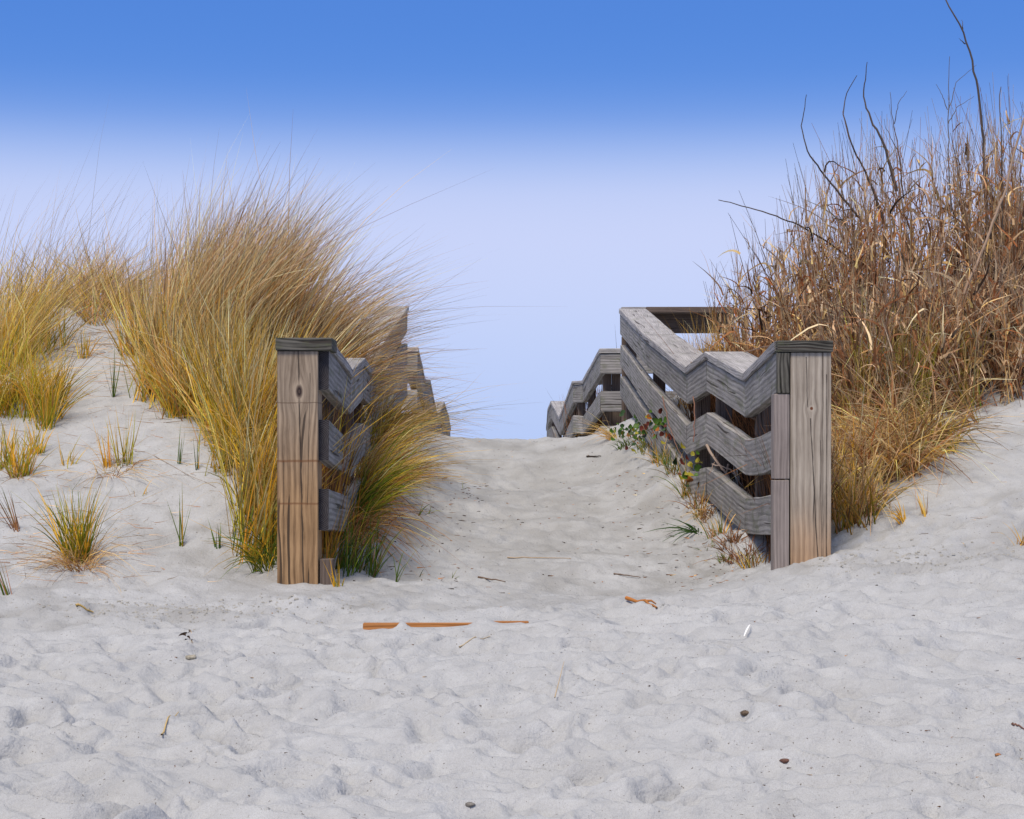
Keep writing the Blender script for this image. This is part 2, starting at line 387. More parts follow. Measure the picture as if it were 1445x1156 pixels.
# sand step at the half buried timber
tb = sstep(7.50, 7.60, RY) * (1 - sstep(7.62, 8.3, RY))
hid = np.clip(fbm(RX * 5, RY * 0 + 3, 190, 2) * 1.2, -1, 1)
inb = sstep(-.63, -.56, RX) * (1 - sstep(.04, .09, RX))
dip = inb * np.exp(-((RY - 7.54) / .07) ** 2)
D = D * (1 - .92 * inb * np.exp(-((RY - 7.55) / .12) ** 2)) + inb * .004 * hid * np.exp(-((RY - 7.55) / .12) ** 2)
for gxp in (568, 682):
    D += .030 * np.exp(-(((RX - X(gxp, 7.6)) / (.018 if gxp == 568 else .042)) ** 2)) * np.exp(-((RY - 7.57) / .06) ** 2)
def H(x, y):
    x = np.asarray(x, float); y = np.asarray(y, float)
    b = bil(BASE, x, y, gx[0], gy[0], gx[1] - gx[0], gy[1] - gy[0])
    far = np.clip((y - 26) / 40, 0, 1)
    b = b * (1 - far) - 1.6 * far
    edge = sstep(2.5, 3.0, y) * (1 - sstep(17.6, 18.4, y)) * (1 - sstep(6.5, 6.95, np.abs(x)))
    return b + edge * bil(D, x, y, rx[0], ry[0], .0125, .0125)
def DAMP_SHADE(x, y):
    edge = sstep(2.5, 3.0, y) * (1 - sstep(17.6, 18.4, y))
    return edge * bil(damp, x, y, rx[0], ry[0], .0125, .0125)
def G(px, d):  return np.array((X(px, d), d, float(H(X(px, d), d))))
def ray_ground(px, py):      # where the sight line of a photo pixel meets the sand
    d = np.arange(3.2, 24, .01)
    z = Z(py, 1.0) * d; g = H(X(px, 1.0) * d, d)
    k = np.nonzero(g >= z)[0]
    dd = d[k[0]] if len(k) else 17.2
    return G(px, dd)

# sand sheet
ys = [-4, -3, -2, -1, 0, 1, 2, 2.6, 3.0]
y = 3.2
while y < 18.6: ys.append(y); y += .0023 * y if y < 9 else .0032 * y
while y < 2500: y += .05 * y; ys.append(y)
ys = np.array(ys)
NC = 560
uu = np.linspace(-1, 1, NC)
uu = uu * .72 + .28 * uu ** 3
half = 2.0 + .36 * np.abs(ys)
XX = uu[None] * half[:, None] * 1.15; YY = np.repeat(ys[:, None], NC, 1)
ZZ = H(XX, YY)
NR = len(ys)
idx = np.arange(NR * NC).reshape(NR, NC)
quads = np.stack([idx[:-1, :-1], idx[:-1, 1:], idx[1:, 1:], idx[1:, :-1]], -1).reshape(-1, 4)
me = bpy.data.meshes.new('sand')
me.vertices.add(NR * NC); me.vertices.foreach_set('co', np.stack([XX, YY, ZZ], -1).ravel())
me.loops.add(quads.size); me.loops.foreach_set('vertex_index', quads.ravel().astype(np.int32))
me.polygons.add(len(quads)); me.polygons.foreach_set('loop_start', np.arange(0, quads.size, 4, dtype=np.int32))
me.polygons.foreach_set('loop_total', np.full(len(quads), 4, dtype=np.int32))
me.polygons.foreach_set('use_smooth', np.ones(len(quads), dtype=bool))
me.update(calc_edges=True)
a = me.attributes.new('damp', 'FLOAT', 'POINT'); a.data.foreach_set('value', DAMP_SHADE(XX, YY).ravel().astype(np.float32))
w = NT('white_sand')
pos = w.n('ShaderNodeNewGeometry').outputs['Position']
at = w.n('ShaderNodeAttribute', attribute_name='damp').outputs['Fac']
n1 = w.noise(pos, 1.3, 4, .55); n2 = w.noise(pos, 9.0, 5, .6); n3 = w.noise(pos, 420, 2, .6); n4 = w.noise(pos, 60, 3, .6)
col = w.ramp(n2, [(.3, (.388, .394, .408)), (.7, (.480, .489, .505))])
col = w.mix(w.ramp(n1, [(.45, 0.0), (.75, .5)]), col, (.385, .388, .392))
col = w.mix(w.math('MULTIPLY', at, .75), col, (.262, .258, .252))  # damp sand grey, which also paints the shade of dimples
col = w.mix(w.ramp(n3, [(.40, .30), (.55, 0.0)]), col, (.20, .185, .17))
spk = w.noise(pos, 95, 1, .5)
col = w.mix(w.ramp(spk, [(.735, 0.0), (.76, .8)]), col, (.10, .08, .065))
w.put(w.b.inputs['Base Color'], col)
w.b.inputs['Roughness'].default_value = .95
w.b.inputs['Specular IOR Level'].default_value = .08
n5 = w.noise(pos, 20, 5, .65)
b0 = w.bump(n5, .36, .03)
b1 = w.bump(n4, .5, .012, b0)
b2 = w.bump(n3, .5, .003, b1)
w.put(w.b.inputs['Normal'], b2)
me.materials.append(w.m)
sand = bpy.data.objects.new('sand', me); COL.objects.link(sand); sand['kind'] = 'structure'

# ------------------------------------------------------------------ boards
def loft(name, stations, mats, parent, endm=True, seed=None):
    """stations: list of (top-inner point, outward vec(unit*mitre), height, thickness). cross-section stays vertical"""
    r = np.random.default_rng(seed if seed is not None else rng.integers(1 << 30))
    c = .005
    V = []; Us = []; u = 0
    prev = None
    for k, (p, n, h, t) in enumerate(stations):
        p = np.array(p, float); n = np.array((n[0], n[1], 0.0))
        nl = np.linalg.norm(n)
        zc = np.array((0, 0, 1.0))
        j = lambda s=.0012: r.normal(0, s)
        sec = [(c / t, 0), (1 - c / t, 0), (1, c), (1, h - c), (1 - c / t, h), (c / t, h), (0, h - c), (0, c)]
        for (a_, b_) in sec: V.append(p + n * (t * a_ + j()) - zc * (b_ + j()))
        if prev is not None: u += float(np.linalg.norm(p - prev))
        prev = p; Us.append(u)
    per = [0, t, t + .01, t + h, t + h + .01, 2 * t + h, 2 * t + h + .01, 2 * t + 2 * h, 2 * t + 2 * h + .01]
    faces = []; uvs = []; mi = []
    ns = len(stations)
    for k in range(ns - 1):
        for q in range(8):
            q2 = (q + 1) % 8
            faces.append((k * 8 + q, k * 8 + q2, (k + 1) * 8 + q2, (k + 1) * 8 + q))
            uvs += [(Us[k], per[q]), (Us[k], per[q + 1]), (Us[k + 1], per[q + 1]), (Us[k + 1], per[q])]
            mi.append(0)
    sec2 = [(c, 0), (t - c, 0), (t, c), (t, h - c), (t - c, h), (c, h), (0, h - c), (0, c)]
    for k, rev in ((0, True), (ns - 1, False)):
        ring = [k * 8 + q for q in range(8)]
        s2 = list(sec2)
        if not rev: ring = ring; 
        else: ring = ring[::-1]; s2 = s2[::-1]
        faces.append(ring); uvs += s2; mi.append(1 if endm else 0)
    o = mesh_obj(name, V, faces, mats, parent, uvs, mi)
    # outward winding
    import bmesh
    bm = bmesh.new(); bm.from_mesh(o.data); bmesh.ops.recalc_face_normals(bm, faces=bm.faces); bm.to_mesh(o.data); bm.free()
    return o

def box(name, x0, x1, y0, y1, z0, z1, mats, parent, along='z', cham=.004, endmat=0):
    """timber box, chamfered, UV u = metres from the top (or left) along the grain, v = metres from face centre"""
    import bmesh
    bm = bmesh.new()
    bmesh.ops.create_cube(bm, size=1)
    for v in bm.verts:
        v.co = Vector(((x0 + x1) / 2 + v.co.x * (x1 - x0), (y0 + y1) / 2 + v.co.y * (y1 - y0), (z0 + z1) / 2 + v.co.z * (z1 - z0)))
    bmesh.ops.bevel(bm, geom=list(bm.edges), offset=cham, segments=2, affect='EDGES', profile=.6)
    uvl = bm.loops.layers.uv.new('UVMap')
    cx, cy, cz = (x0 + x1) / 2, (y0 + y1) / 2, (z0 + z1) / 2
    for f in bm.faces:
        n = f.normal; ax = max(range(3), key=lambda i: abs(n[i]))
        for l in f.loops:
            c = l.vert.co
            if along == 'z':
                uv = {0: (z1 - c.z, c.y - cy + .3), 1: (z1 - c.z, c.x - cx), 2: (c.x - cx + .06, c.y - cy + .1)}[ax]
                if ax == 2: f.material_index = endmat
            else:
                uv = {1: (c.x - x0, c.z - cz), 2: (c.x - x0, c.y - cy + .3), 0: (c.y - cy, c.z - cz)}[ax]
                if ax == 0: f.material_index = endmat
            l[uvl].uv = uv
    me = bpy.data.meshes.new(name); bm.to_mesh(me); bm.free()
    for m in (mats if isinstance(mats, (list, tuple)) else [mats]): me.materials.append(m)
    o = bpy.data.objects.new(name, me); COL.objects.link(o); o.parent = parent
    return o

def mitres(pts, side):
    """outward vectors (scaled for a constant thickness) at each joint of a plan polyline; side=+1 right, -1 left of travel"""
    p = [np.array(q[:2]) for q in pts]; out = []
    dirs = [(p[i + 1] - p[i]) / np.linalg.norm(p[i + 1] - p[i]) for i in range(len(p) - 1)]
    nrm = [np.array((d[1], -d[0])) * side for d in dirs]
    for i in range(len(p)):
        if i == 0: out.append(nrm[0])
        elif i == len(p) - 1: out.append(nrm[-1])
        else:
            m = nrm[i - 1] + nrm[i]; m /= np.linalg.norm(m)
            out.append(m / max(.5, float(m @ nrm[i])))
    return out

def run(parent, joints, side, name, zs, h, t, mats, inset=0.0, sag=(), gap=.0015, skip=(), start_n=None):
    pts = [np.array((j[0], j[1], z)) for j, z in zip(joints, zs)]
    ns = mitres(pts, side)
    if start_n is not None: ns[0] = np.array(start_n)
    for i in range(len(pts) - 1):
        if i in skip: continue
        a_, b_ = pts[i].copy(), pts[i + 1].copy()
        d = (b_ - a_) / np.linalg.norm(b_ - a_)
        a_ = a_ + d * gap; b_ = b_ - d * gap
        K_ = 6; st = []
        for k in range(K_ + 1):
            tt = k / K_
            q = a_ * (1 - tt) + b_ * tt; n = ns[i] * (1 - tt) + ns[i + 1] * tt
            off = np.array((n[0], n[1], 0)) * inset
            sg = sag[i] * 4 * tt * (1 - tt) if i < len(sag) else 0
            st.append((q + off - np.array((0, 0, sg)), n, h, t))
        loft(name, st, mats, parent)

def joints3(tab, key): return [Z(r[key], r[1]) for r in tab]

CAP_T = .046
def railing(name, label, cat, tab, side, rails, posts=True, rail_mats=None, cap_mats=None, rt=.055, rh=.188, caph=.25, post_h=1.25, sags=None, post_i=None, post_w=.09):
    root = empty(name, (X(tab[0][0], tab[0][1]), tab[0][1], float(H(X(tab[0][0], tab[0][1]), tab[0][1]))))
    tag(root, label, cat)
    J = [(X(r[0], r[1]), r[1]) for r in tab]
    zc = joints3(tab, 2)
    class Par: pass
    run(root, J, side, 'cap_board', zc, CAP_T, caph, cap_mats or [M_cap, M_endgrey], inset=-.012)
    run(root, J, side, 'rail', [z - CAP_T - .002 for z in zc], rh, rt, rail_mats or [M_rail, M_end], sag=(sags or {}).get(2, ()))
    for k in rails:
        rows = [r for r in tab if r[k] is not None]
        Jk = [(X(r[0], r[1]), r[1]) for r in rows]
        run(root, Jk, side, 'rail', joints3(rows, k), rh if k < 5 else .15, rt, rail_mats or [M_rail, M_end], sag=(sags or {}).get(k, ()), inset=0 if k < 5 else -.03)
    if posts:
        pn = mitres([(j[0], j[1]) for j in J], side)
        for i in (post_i if post_i is not None else range(1, len(J))):
            n = pn[i]; x0 = J[i][0] + n[0] * (rt + .003); x1 = x0 + n[0] * post_w / abs(n[0])
            lo, hi = min(x0, x1), max(x0, x1)
            zt = zc[i] - CAP_T - .012
            box('post', lo, hi, J[i][1] - .045, J[i][1] + .045, zt - post_h - .3, zt, [M_brown], root)
    # move children so that they keep their place under the empty
    loc = Vector(root.location)
    for ch in root.children:
        ch.data.transform(__import__('mathutils').Matrix.Translation(-loc))
    return root

D0 = 8.72
RT = [(1096, D0 + .02, 481, 600, 697, None), (1051, 10.1, 526, 620, 703, 786), (997, 11.3, 496, 582, 659, 738), (969, 12.25, 518, 600, 668, 722),
      (911, 14.5, 472, 535, 583, None), (875, 17.4, 435.5, 487, 531, None)]
LT = [(464, D0 + .02, 477, 592, 690, None), (495, 10.0, 521, 623, 702, None), (513, 10.9, 505, 597, 674, None), (523, 12.25, 520, 605, 682, None),
      (546, 14.5, 472, 535, 583, None), (575, 17.4, 432, 485, 530, None)]
right = railing('timber_railing', 'long zigzag weathered timber railing on the right of the sand path, nearest to the camera', 'railing', RT, 1, (3, 4, 5), sags={3: (.018, 0, 0), 4: (.004,)})
left = railing('timber_railing', 'zigzag weathered timber railing on the left of the sand path, half hidden in grass', 'railing', LT, -1, (3, 4))

def local(o, root):
    o.data.transform(__import__('mathutils').Matrix.Translation(-Vector(root.location)))
    return o
# front post and its trim, right
def pb(px0, px1, py0, py1, d0, d1):
    return X(px0, d0), X(px1, d0), d0, d1, Z(py1, d0), Z(py0, d0)
local(box('front_post', *pb(1115.5, 1173, 497.5, 850, 8.70, 8.89), [M_postR], right), right)
local(box('post_cap', *pb(1097, 1176, 480.5, 496.5, 8.685, 8.93), [M_capend, M_capend], right, along='x'), right)
local(box('end_block', *pb(1097, 1114.3, 497.5, 555, 8.69, 8.735), [M_capend], right), right)
local(box('trim_board', *pb(1092, 1114.2, 556, 676, 8.695, 8.79), [M_strip], right), right)
o = local(box('trim_board', *pb(1091.5, 1113.6, 677.6, 850, 8.695, 8.79), [M_strip], right), right)
# front post and trim, left
local(box('front_post', *pb(391, 448.5, 495.5, 870, 8.70, 8.89), [M_postL], left), left)
local(box('post_cap', *pb(388.5, 468.5, 476.5, 494.5, 8.685, 8.93), [M_capend, M_capend], left, along='x'), left)
local(box('trim_block', *pb(451, 470, 789, 860, 8.72, 8.80), [M_brown, M_endbrown], left), left)

# rail that turns off along the landing, right; and its end post; dark wood colour paints in its shade
land = empty('landing_rail', P(880, 600, 17.5)); tag(land, 'straight timber rail, coloured dark for its shade, running right from the upper end of the right railing', 'rail')
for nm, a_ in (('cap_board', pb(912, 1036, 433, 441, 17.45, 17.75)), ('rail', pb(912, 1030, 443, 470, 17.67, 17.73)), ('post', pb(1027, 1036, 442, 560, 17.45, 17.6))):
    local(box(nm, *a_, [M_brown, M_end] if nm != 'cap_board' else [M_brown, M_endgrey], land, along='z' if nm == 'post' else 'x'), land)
local(box('cap_board', *pb(877, 911.5, 433.2, 441, 17.47, 17.75), [M_cap, M_endgrey], land, along='x'), land)
local(box('post', *pb(878, 890, 474, 640, 17.5, 17.62), [M_brown], land), land)

# far railings beyond the crest of the path
FR = [(1000, 19.0, 492, 552, 601), (847, 18.9, 492, 552, 601), (822.5, 21.7, 537, 588, 625), (808.5, 22.0, 538, 586, 622), (790, 25.5, 588, 630, None), (778, 27.5, 566, 602, None), (773.5, 29.5, 577, 607, None), (771.5, 32, 604, 632, None)]
FL = [(500, 19.0, 490, 550, None), (589, 18.9, 490, 550, None), (599, 21.7, 535, 588, None), (606, 22.0, 536, 586, None), (617, 25.5, 588, 630, None), (626, 27.5, 567, 602, None), (632.5, 29.5, 587, 618, None), (635.5, 32, 604, 632, None)]
farr = railing('far_railing', 'distant zigzag railing right of the gap, beyond the crest of the sand path', 'railing', FR, 1, (3, 4), rh=.20, post_i=(2, 3, 4, 5, 6))
farl = railing('far_railing', 'distant zigzag railing left of the gap, beyond the crest and behind the wind-blown grass', 'railing', FL, -1, (3,), rh=.20, post_i=(2, 3, 4, 5, 6))
for px in (851, 864, 878):
    local(box('post', *pb(px, px + 12, 524, 660, 19.15, 19.28), [M_brown], farr), farr)

# half buried timber across the foot of the path
bt = empty('buried_timber', (X(630, 7.62), 7.62, float(H(X(630, 7.62), 7.66)))); tag(bt, 'orange timber edge half buried in sand across the foot of the path', 'timber')
zt = float(np.median(H(np.linspace(-.55, .05, 30), np.full(30, 7.56)))) + .006
local(box('plank', X(512, 7.6), X(672, 7.6), 7.60, 7.645, zt - .14, zt, [M_orange], bt, along='x', cham=.003), bt)
local(box('plank', X(675, 7.6), X(746, 7.6), 7.585, 7.63, zt - .14, zt + .008, [M_orange], bt, along='x', cham=.003), bt)

# ------------------------------------------------------------------ vegetation
def leafmat(name, trans=.25, rough=.7):
    w = NT(name)
    c = w.n('ShaderNodeAttribute', attribute_name='col').outputs['Color']
    w.put(w.b.inputs['Base Color'], c); w.b.inputs['Roughness'].default_value = rough
    tr = w.n('ShaderNodeBsdfTranslucent'); w.put(tr.inputs['Color'], c)
    ms = w.n('ShaderNodeMixShader'); ms.inputs[0].default_value = trans
    out = w.t.nodes['Material Output']
    w.t.links.new(w.b.outputs[0], ms.inputs[1]); w.t.links.new(tr.outputs[0], ms.inputs[2]); w.t.links.new(ms.outputs[0], out.inputs[0])
    return w.m
M_grass = leafmat('dune_grass_blades', .38)
M_reed = leafmat('dry_reed', .12, .8)
M_twig = leafmat('dry_twig', 0.0, .85)

class Veg:
    """collects blades and stems in arrays; built as one mesh"""
    def __init__(s): s.V = []; s.Fq = []; s.C = []; s.n = 0
    def blades(s, base, L, d0, bend, width, c0, c1, segs=5, kink=0.0, cubic=None, taper=1.6):
        n = len(base); t = np.linspace(0, 1, segs + 1)[None, :, None]
        L = np.broadcast_to(np.asarray(L, float), (n,))[:, None, None]
        p = base[:, None] + L * (d0[:, None] * t + bend[:, None] * t ** 2)
        br = (rng.random((n, 1, 1)) < .07) & (n > 40)      # some bent or broken blades
        p = p + br * L * np.clip(t - rng.uniform(.4, .8, (n, 1, 1)), 0, 1) * rng.normal(0, .55, (n, 1, 3)) * np.array((1, .6, .8))
        if cubic is not None: p = p + L * cubic[:, None] * t ** 3
        if kink: p = p + np.cumsum(rng.normal(0, kink, p.shape), 1) * t
        tan = np.gradient(p, axis=1)
        a = rng.normal(0, 1, (n, 1, 3)); a[..., 1] *= 1.6
        sd = np.cross(tan, a); sd /= np.linalg.norm(sd, axis=2, keepdims=True) + 1e-9
        wd = np.broadcast_to(np.asarray(width, float), (n,))[:, None, None] * (1.0 - t ** taper * .93) * .5
        pl = p - sd * wd; pr = p + sd * wd
        V = np.stack([pl, pr], 2).reshape(-1, 3)
        c = c0[:, None] * (1 - t) + c1[:, None] * t
        c = np.repeat(c[:, :, None], 2, 2).reshape(-1, 3)
        k = np.arange(segs)
        q = np.stack([2 * k, 2 * k + 1, 2 * k + 3, 2 * k + 2], -1)
        Fq = (q[None] + (np.arange(n) * 2 * (segs + 1))[:, None, None]).reshape(-1, 4) + s.n
        s.V.append(V); s.Fq.append(Fq); s.C.append(c); s.n += len(V)
    def tube(s, pts, r0, r1, c0, c1, sides=5):
        pts = np.asarray(pts, float); m = len(pts)
        tan = np.gradient(pts, axis=0); tan /= np.linalg.norm(tan, axis=1, keepdims=True) + 1e-9
        a = np.cross(tan, (0.3, .9, .2)); a /= np.linalg.norm(a, axis=1, keepdims=True) + 1e-9
        b = np.cross(tan, a)
        t = np.linspace(0, 1, m)[:, None, None]; r = (r0 * (1 - t) + r1 * t)
        an = np.arange(sides) / sides * 2 * math.pi
        V = pts[:, None] + r * (a[:, None] * np.cos(an)[None, :, None] + b[:, None] * np.sin(an)[None, :, None])
        c = np.asarray(c0)[None, None] * (1 - t) + np.asarray(c1)[None, None] * t
        c = np.repeat(c, sides, 1)
        k = np.arange(m - 1)[:, None] * sides; q = np.arange(sides)[None]; q2 = (q + 1) % sides
        Fq = np.stack([k + q, k + q2, k + sides + q2, k + sides + q], -1).reshape(-1, 4) + s.n
        s.V.append(V.reshape(-1, 3)); s.Fq.append(Fq); s.C.append(c.reshape(-1, 3)); s.n += m * sides
    def build(s, name, mat, origin, parent=None):
        V = np.concatenate(s.V); Fq = np.concatenate(s.Fq); Cc = np.concatenate(s.C)
        V = V - np.asarray(origin)
        me = bpy.data.meshes.new(name)
        me.vertices.add(len(V)); me.vertices.foreach_set('co', V.ravel())
        me.loops.add(Fq.size); me.loops.foreach_set('vertex_index', Fq.ravel().astype(np.int32))
        me.polygons.add(len(Fq)); me.polygons.foreach_set('loop_start', np.arange(0, Fq.size, 4, dtype=np.int32))
        me.polygons.foreach_set('loop_total', np.full(len(Fq), 4, dtype=np.int32))
        me.polygons.foreach_set('use_smooth', np.ones(len(Fq), dtype=bool))
        me.update(calc_edges=True)
        at = me.color_attributes.new('col', 'FLOAT_COLOR', 'POINT')
        cc = np.ones((len(V), 4), np.float32); cc[:, :3] = np.clip(Cc, 0, 1); at.data.foreach_set('color', cc.ravel())
        me.materials.append(mat)
        o = bpy.data.objects.new(name, me); COL.objects.link(o)
        if parent is None: o.location = origin
        else: o.parent = parent
        return o

PAL0 = dict(straw=(.56, .38, .14), gold=(.56, .31, .025), orange=(.50, .20, .02), green=(.10, .15, .012), dgreen=(.035, .08, .015), ygreen=(.30, .29, .02),
           tan=(.52, .37, .22), grey=(.33, .26, .19), brown=(.30, .138, .058), rust=(.26, .085, .028), dark=(.05, .03, .02), pale=(.66, .51, .31))
PAL = {k: tuple(min(.8, x * (1.38 if k in ('gold', 'straw', 'tan', 'pale', 'orange', 'ygreen') else 1.15)) for x in c) if k != 'dark' else c for k, c in PAL0.items()}
def pick(n, w, jit=.34):
    k = list(w); p = np.array([w[q] for q in k], float); p /= p.sum()
    c = np.array([PAL[q] for q in k])[rng.choice(len(k), n, p=p)]
    return c * np.clip(1 + rng.normal(0, jit, (n, 1)), .25, 1.7)
def scatter(areas):
    """areas: (px, d, rx, ry, n) ellipses on the sand; returns base points"""
    out = []
    for (px, d, ax, ay, n) in areas:
        r = np.sqrt(rng.random(n)); th = rng.random(n) * 2 * math.pi
        x = X(px, d) + ax * r * np.cos(th); y = d + ay * r * np.sin(th)
        out.append(np.stack([x, y, H(x, y) - .02], -1))
    return np.concatenate(out)
def regroup(B, c, k=22, r=.035):
    n = len(B); m = max(1, n // k); cen = B[rng.choice(n, m, replace=False)]
    g = rng.integers(0, m, n)
    # nearest of a few random tufts keeps the patch shape
    for _ in range(6):
        h = rng.integers(0, m, n)
        better = ((cen[h] - B) ** 2).sum(1) < ((cen[g] - B) ** 2).sum(1); g = np.where(better, h, g)
    x = cen[g, 0] + rng.normal(0, r, n); y = cen[g, 1] + rng.normal(0, r, n)
    return np.stack([x, y, H(x, y) - .02], -1), g, m
def sprout(areas, L, lean=(0, 0), spread=.3, wind=(.0, 0), droop=.15, width=(.003, .006), root=None, tip=None, v=None, segs=5, radial=.0, kink=0.0, Ljit=.22):
    v = v or Veg(); B = scatter(areas); n = len(B)
    c = np.concatenate([np.tile((X(px, d), d), (k, 1)) for (px, d, _, _, k) in areas])
    tl = np.zeros((n, 2)); tf = np.ones(n); tb = np.ones(n)
    if n >= 250:
        B, g_, m_ = regroup(B, c)
        tl = rng.normal(0, spread * 1.0, (m_, 2))[g_]; tf = np.clip(rng.normal(1, .14, m_), .6, 1.3)[g_]; tb = np.clip(rng.normal(.95, .28, m_), .35, 1.5)[g_]
    d0 = np.stack([lean[0] + tl[:, 0] + rng.normal(0, spread * .75, n), lean[1] + tl[:, 1] + rng.normal(0, spread * .75, n), np.ones(n)], -1)
    d0[:, :2] += radial * (B[:, :2] - c)
    d0 /= np.linalg.norm(d0, axis=1, keepdims=True)
    LL = L * tf * np.clip(rng.normal(1, Ljit, n), .35, 1.35)
    wn = np.clip(rng.normal(1, .35, n), .1, 2)
    bd = np.stack([wind[0] * wn + d0[:, 0] * droop, wind[1] * wn + d0[:, 1] * droop, -droop * np.abs(rng.normal(1, .5, n)) - .25 * abs(wind[0]) * wn], -1)
    v.blades(B, LL, d0, bd, rng.uniform(*width, n), pick(n, root or {'gold': 1}) * tb[:, None], pick(n, tip or {'straw': 1}) * tb[:, None], segs, kink)
    return v
def plant(name, label, cat, areas, group=None, mat=None, extra=None, **k):
    v = sprout(areas, **k)
    if extra: extra(v)
    o = v.build(name, mat or M_grass, G(areas[0][0], areas[0][1]))
    return tag(o, label, cat, group)

# --- left: the big wind-blown clump
def extra_big(v):
    sprout([(290, 11.3, .40, .5, 900)], .80, (-.02, 0), .18, (.12, 0), .08, (.004, .007), {'gold': 1.2, 'ygreen': .8, 'green': .4, 'orange': .3}, {'straw': 1, 'pale': 1}, v)
    # right-hand blades swept nearly flat by the wind
    sprout([(425, 12.3, .24, .5, 1100)], .78, (.27, -.05), .16, (.30, 0), .20, (.003, .006), {'straw': 1, 'gold': 1, 'brown': .8, 'orange': .4}, {'tan': 1, 'pale': .5, 'grey': .7, 'brown': .5}, v)
    sprout([(475, 12.6, .14, .6, 400)], .52, (.42, -.1), .22, (.32, 0), .32, (.003, .006), {'brown': 1, 'gold': .8, 'ygreen': .4}, {'tan': 1, 'brown': .5, 'straw': .7}, v)
    sprout([(410, 12.0, .3, .5, 200)], .84, (.15, 0), .20, (.32, 0), .10, (.002, .003), {'grey': 1}, {'grey': 1, 'tan': .6}, v)
plant('wind_blown_grass_clump', 'tallest golden beach grass clump, blown to the right over the left railing', 'grass clump',
      [(318, 11.7, .34, .45, 1500), (380, 12.0, .32, .45, 1300), (265, 11.4, .17, .25, 340)], L=1.06, Ljit=.15, lean=(-.02, -.02), spread=.13, wind=(.26, 0), droop=.09,
      width=(.004, .0085), root={'gold': 1.3, 'straw': 1, 'ygreen': .2, 'green': .2, 'orange': .9, 'brown': .5}, tip={'tan': 1.5, 'grey': .6, 'pale': .8, 'brown': .4}, extra=extra_big, segs=6)
# golden skirt in front
def extra_skirt(v):
    sprout([(345, 10.2, .12, .35, 420), (365, 9.7, .09, .3, 300)], .56, (.05, -.15), .22, (.0, -.02), .42, (.004, .008), {'gold': 1, 'ygreen': .8, 'green': .5}, {'gold': 1, 'straw': 1}, v)
    sprout([(375, 9.05, .06, .18, 120)], .32, (-.1, -.3), .35, (0, 0), .7, (.004, .007), {'dgreen': 1, 'green': 1}, {'gold': 1, 'green': 1}, v)
plant('golden_grass_clump', 'golden green grass clump spilling down the dune against the left front post', 'grass clump',
      [(345, 10.7, .19, .45, 950), (380, 10.6, .08, .5, 450), (368, 9.4, .10, .35, 420)], L=.70, lean=(-.02, -.05), spread=.21, wind=(.08, 0), droop=.16,
      width=(.004, .0085), root={'gold': 1.3, 'orange': .35, 'ygreen': 1, 'green': .8, 'rust': .15}, tip={'gold': .9, 'straw': 1.3, 'pale': 1}, extra=extra_skirt)
plant('straw_grass_clump', 'straw coloured grass clump at the left foot of the tallest clump', 'grass clump',
      [(262, 10.9, .10, .16, 420), (235, 11.3, .12, .18, 380), (210, 11.9, .14, .2, 260)], L=.56, lean=(-.05, -.05), spread=.24, wind=(.05, 0), droop=.15,
      width=(.0035, .007), root={'gold': 1, 'orange': .5, 'ygreen': .8, 'green': .7, 'brown': .3}, tip={'straw': 1, 'tan': .7, 'gold': .5})
# grass arching over the path inside the left railing
def extra_arch(v):
    sprout([(505, 10.0, .04, .5, 300), (520, 11.0, .05, .4, 300)], .38, (.25, -.3), .3, (.10, -.10), .85, (.003, .006), {'brown': 1, 'orange': .8, 'rust': .5}, {'brown': 1, 'straw': .8, 'orange': .5}, v)
    sprout([(508, 10.4, .04, .5, 150)], .42, (.40, -.1), .25, (.15, 0), .3, (.005, .009), {'dgreen': 1, 'green': 1.2}, {'ygreen': 1, 'green': .8, 'gold': .4}, v)
    sprout([(540, 12.5, .05, .8, 60)], .62, (.65, 0), .2, (.3, 0), .35, (.003, .005), {'green': 1, 'gold': 1}, {'straw': 1, 'grey': .5}, v)
plant('arching_grass_clump', 'green and russet grass clump arching over the path from the left railing', 'grass clump',
      [(520, 11.2, .06, .8, 700), (540, 12.8, .07, .8, 500), (556, 14.6, .06, .8, 200)], L=.42, lean=(.35, -.10), spread=.26, wind=(.22, 0), droop=.34,
      width=(.003, .007), root={'brown': .8, 'gold': 1, 'ygreen': .8, 'green': 1.2}, tip={'straw': 1, 'brown': .8, 'gold': .8, 'tan': .7}, extra=extra_arch)
plant('green_grass_tuft', 'dark green grass tuft at the foot of the left railing beside the path', 'grass tuft',
      [(490, 9.2, .06, .2, 90), (520, 9.3, .05, .2, 60)], L=.30, lean=(.12, -.1), spread=.22, wind=(.02, 0), droop=.2, width=(.004, .007),
      root={'dgreen': 1, 'green': .5, 'brown': .4}, tip={'dgreen': 1, 'green': 1, 'ygreen': .3, 'brown': .4}, Ljit=.4)
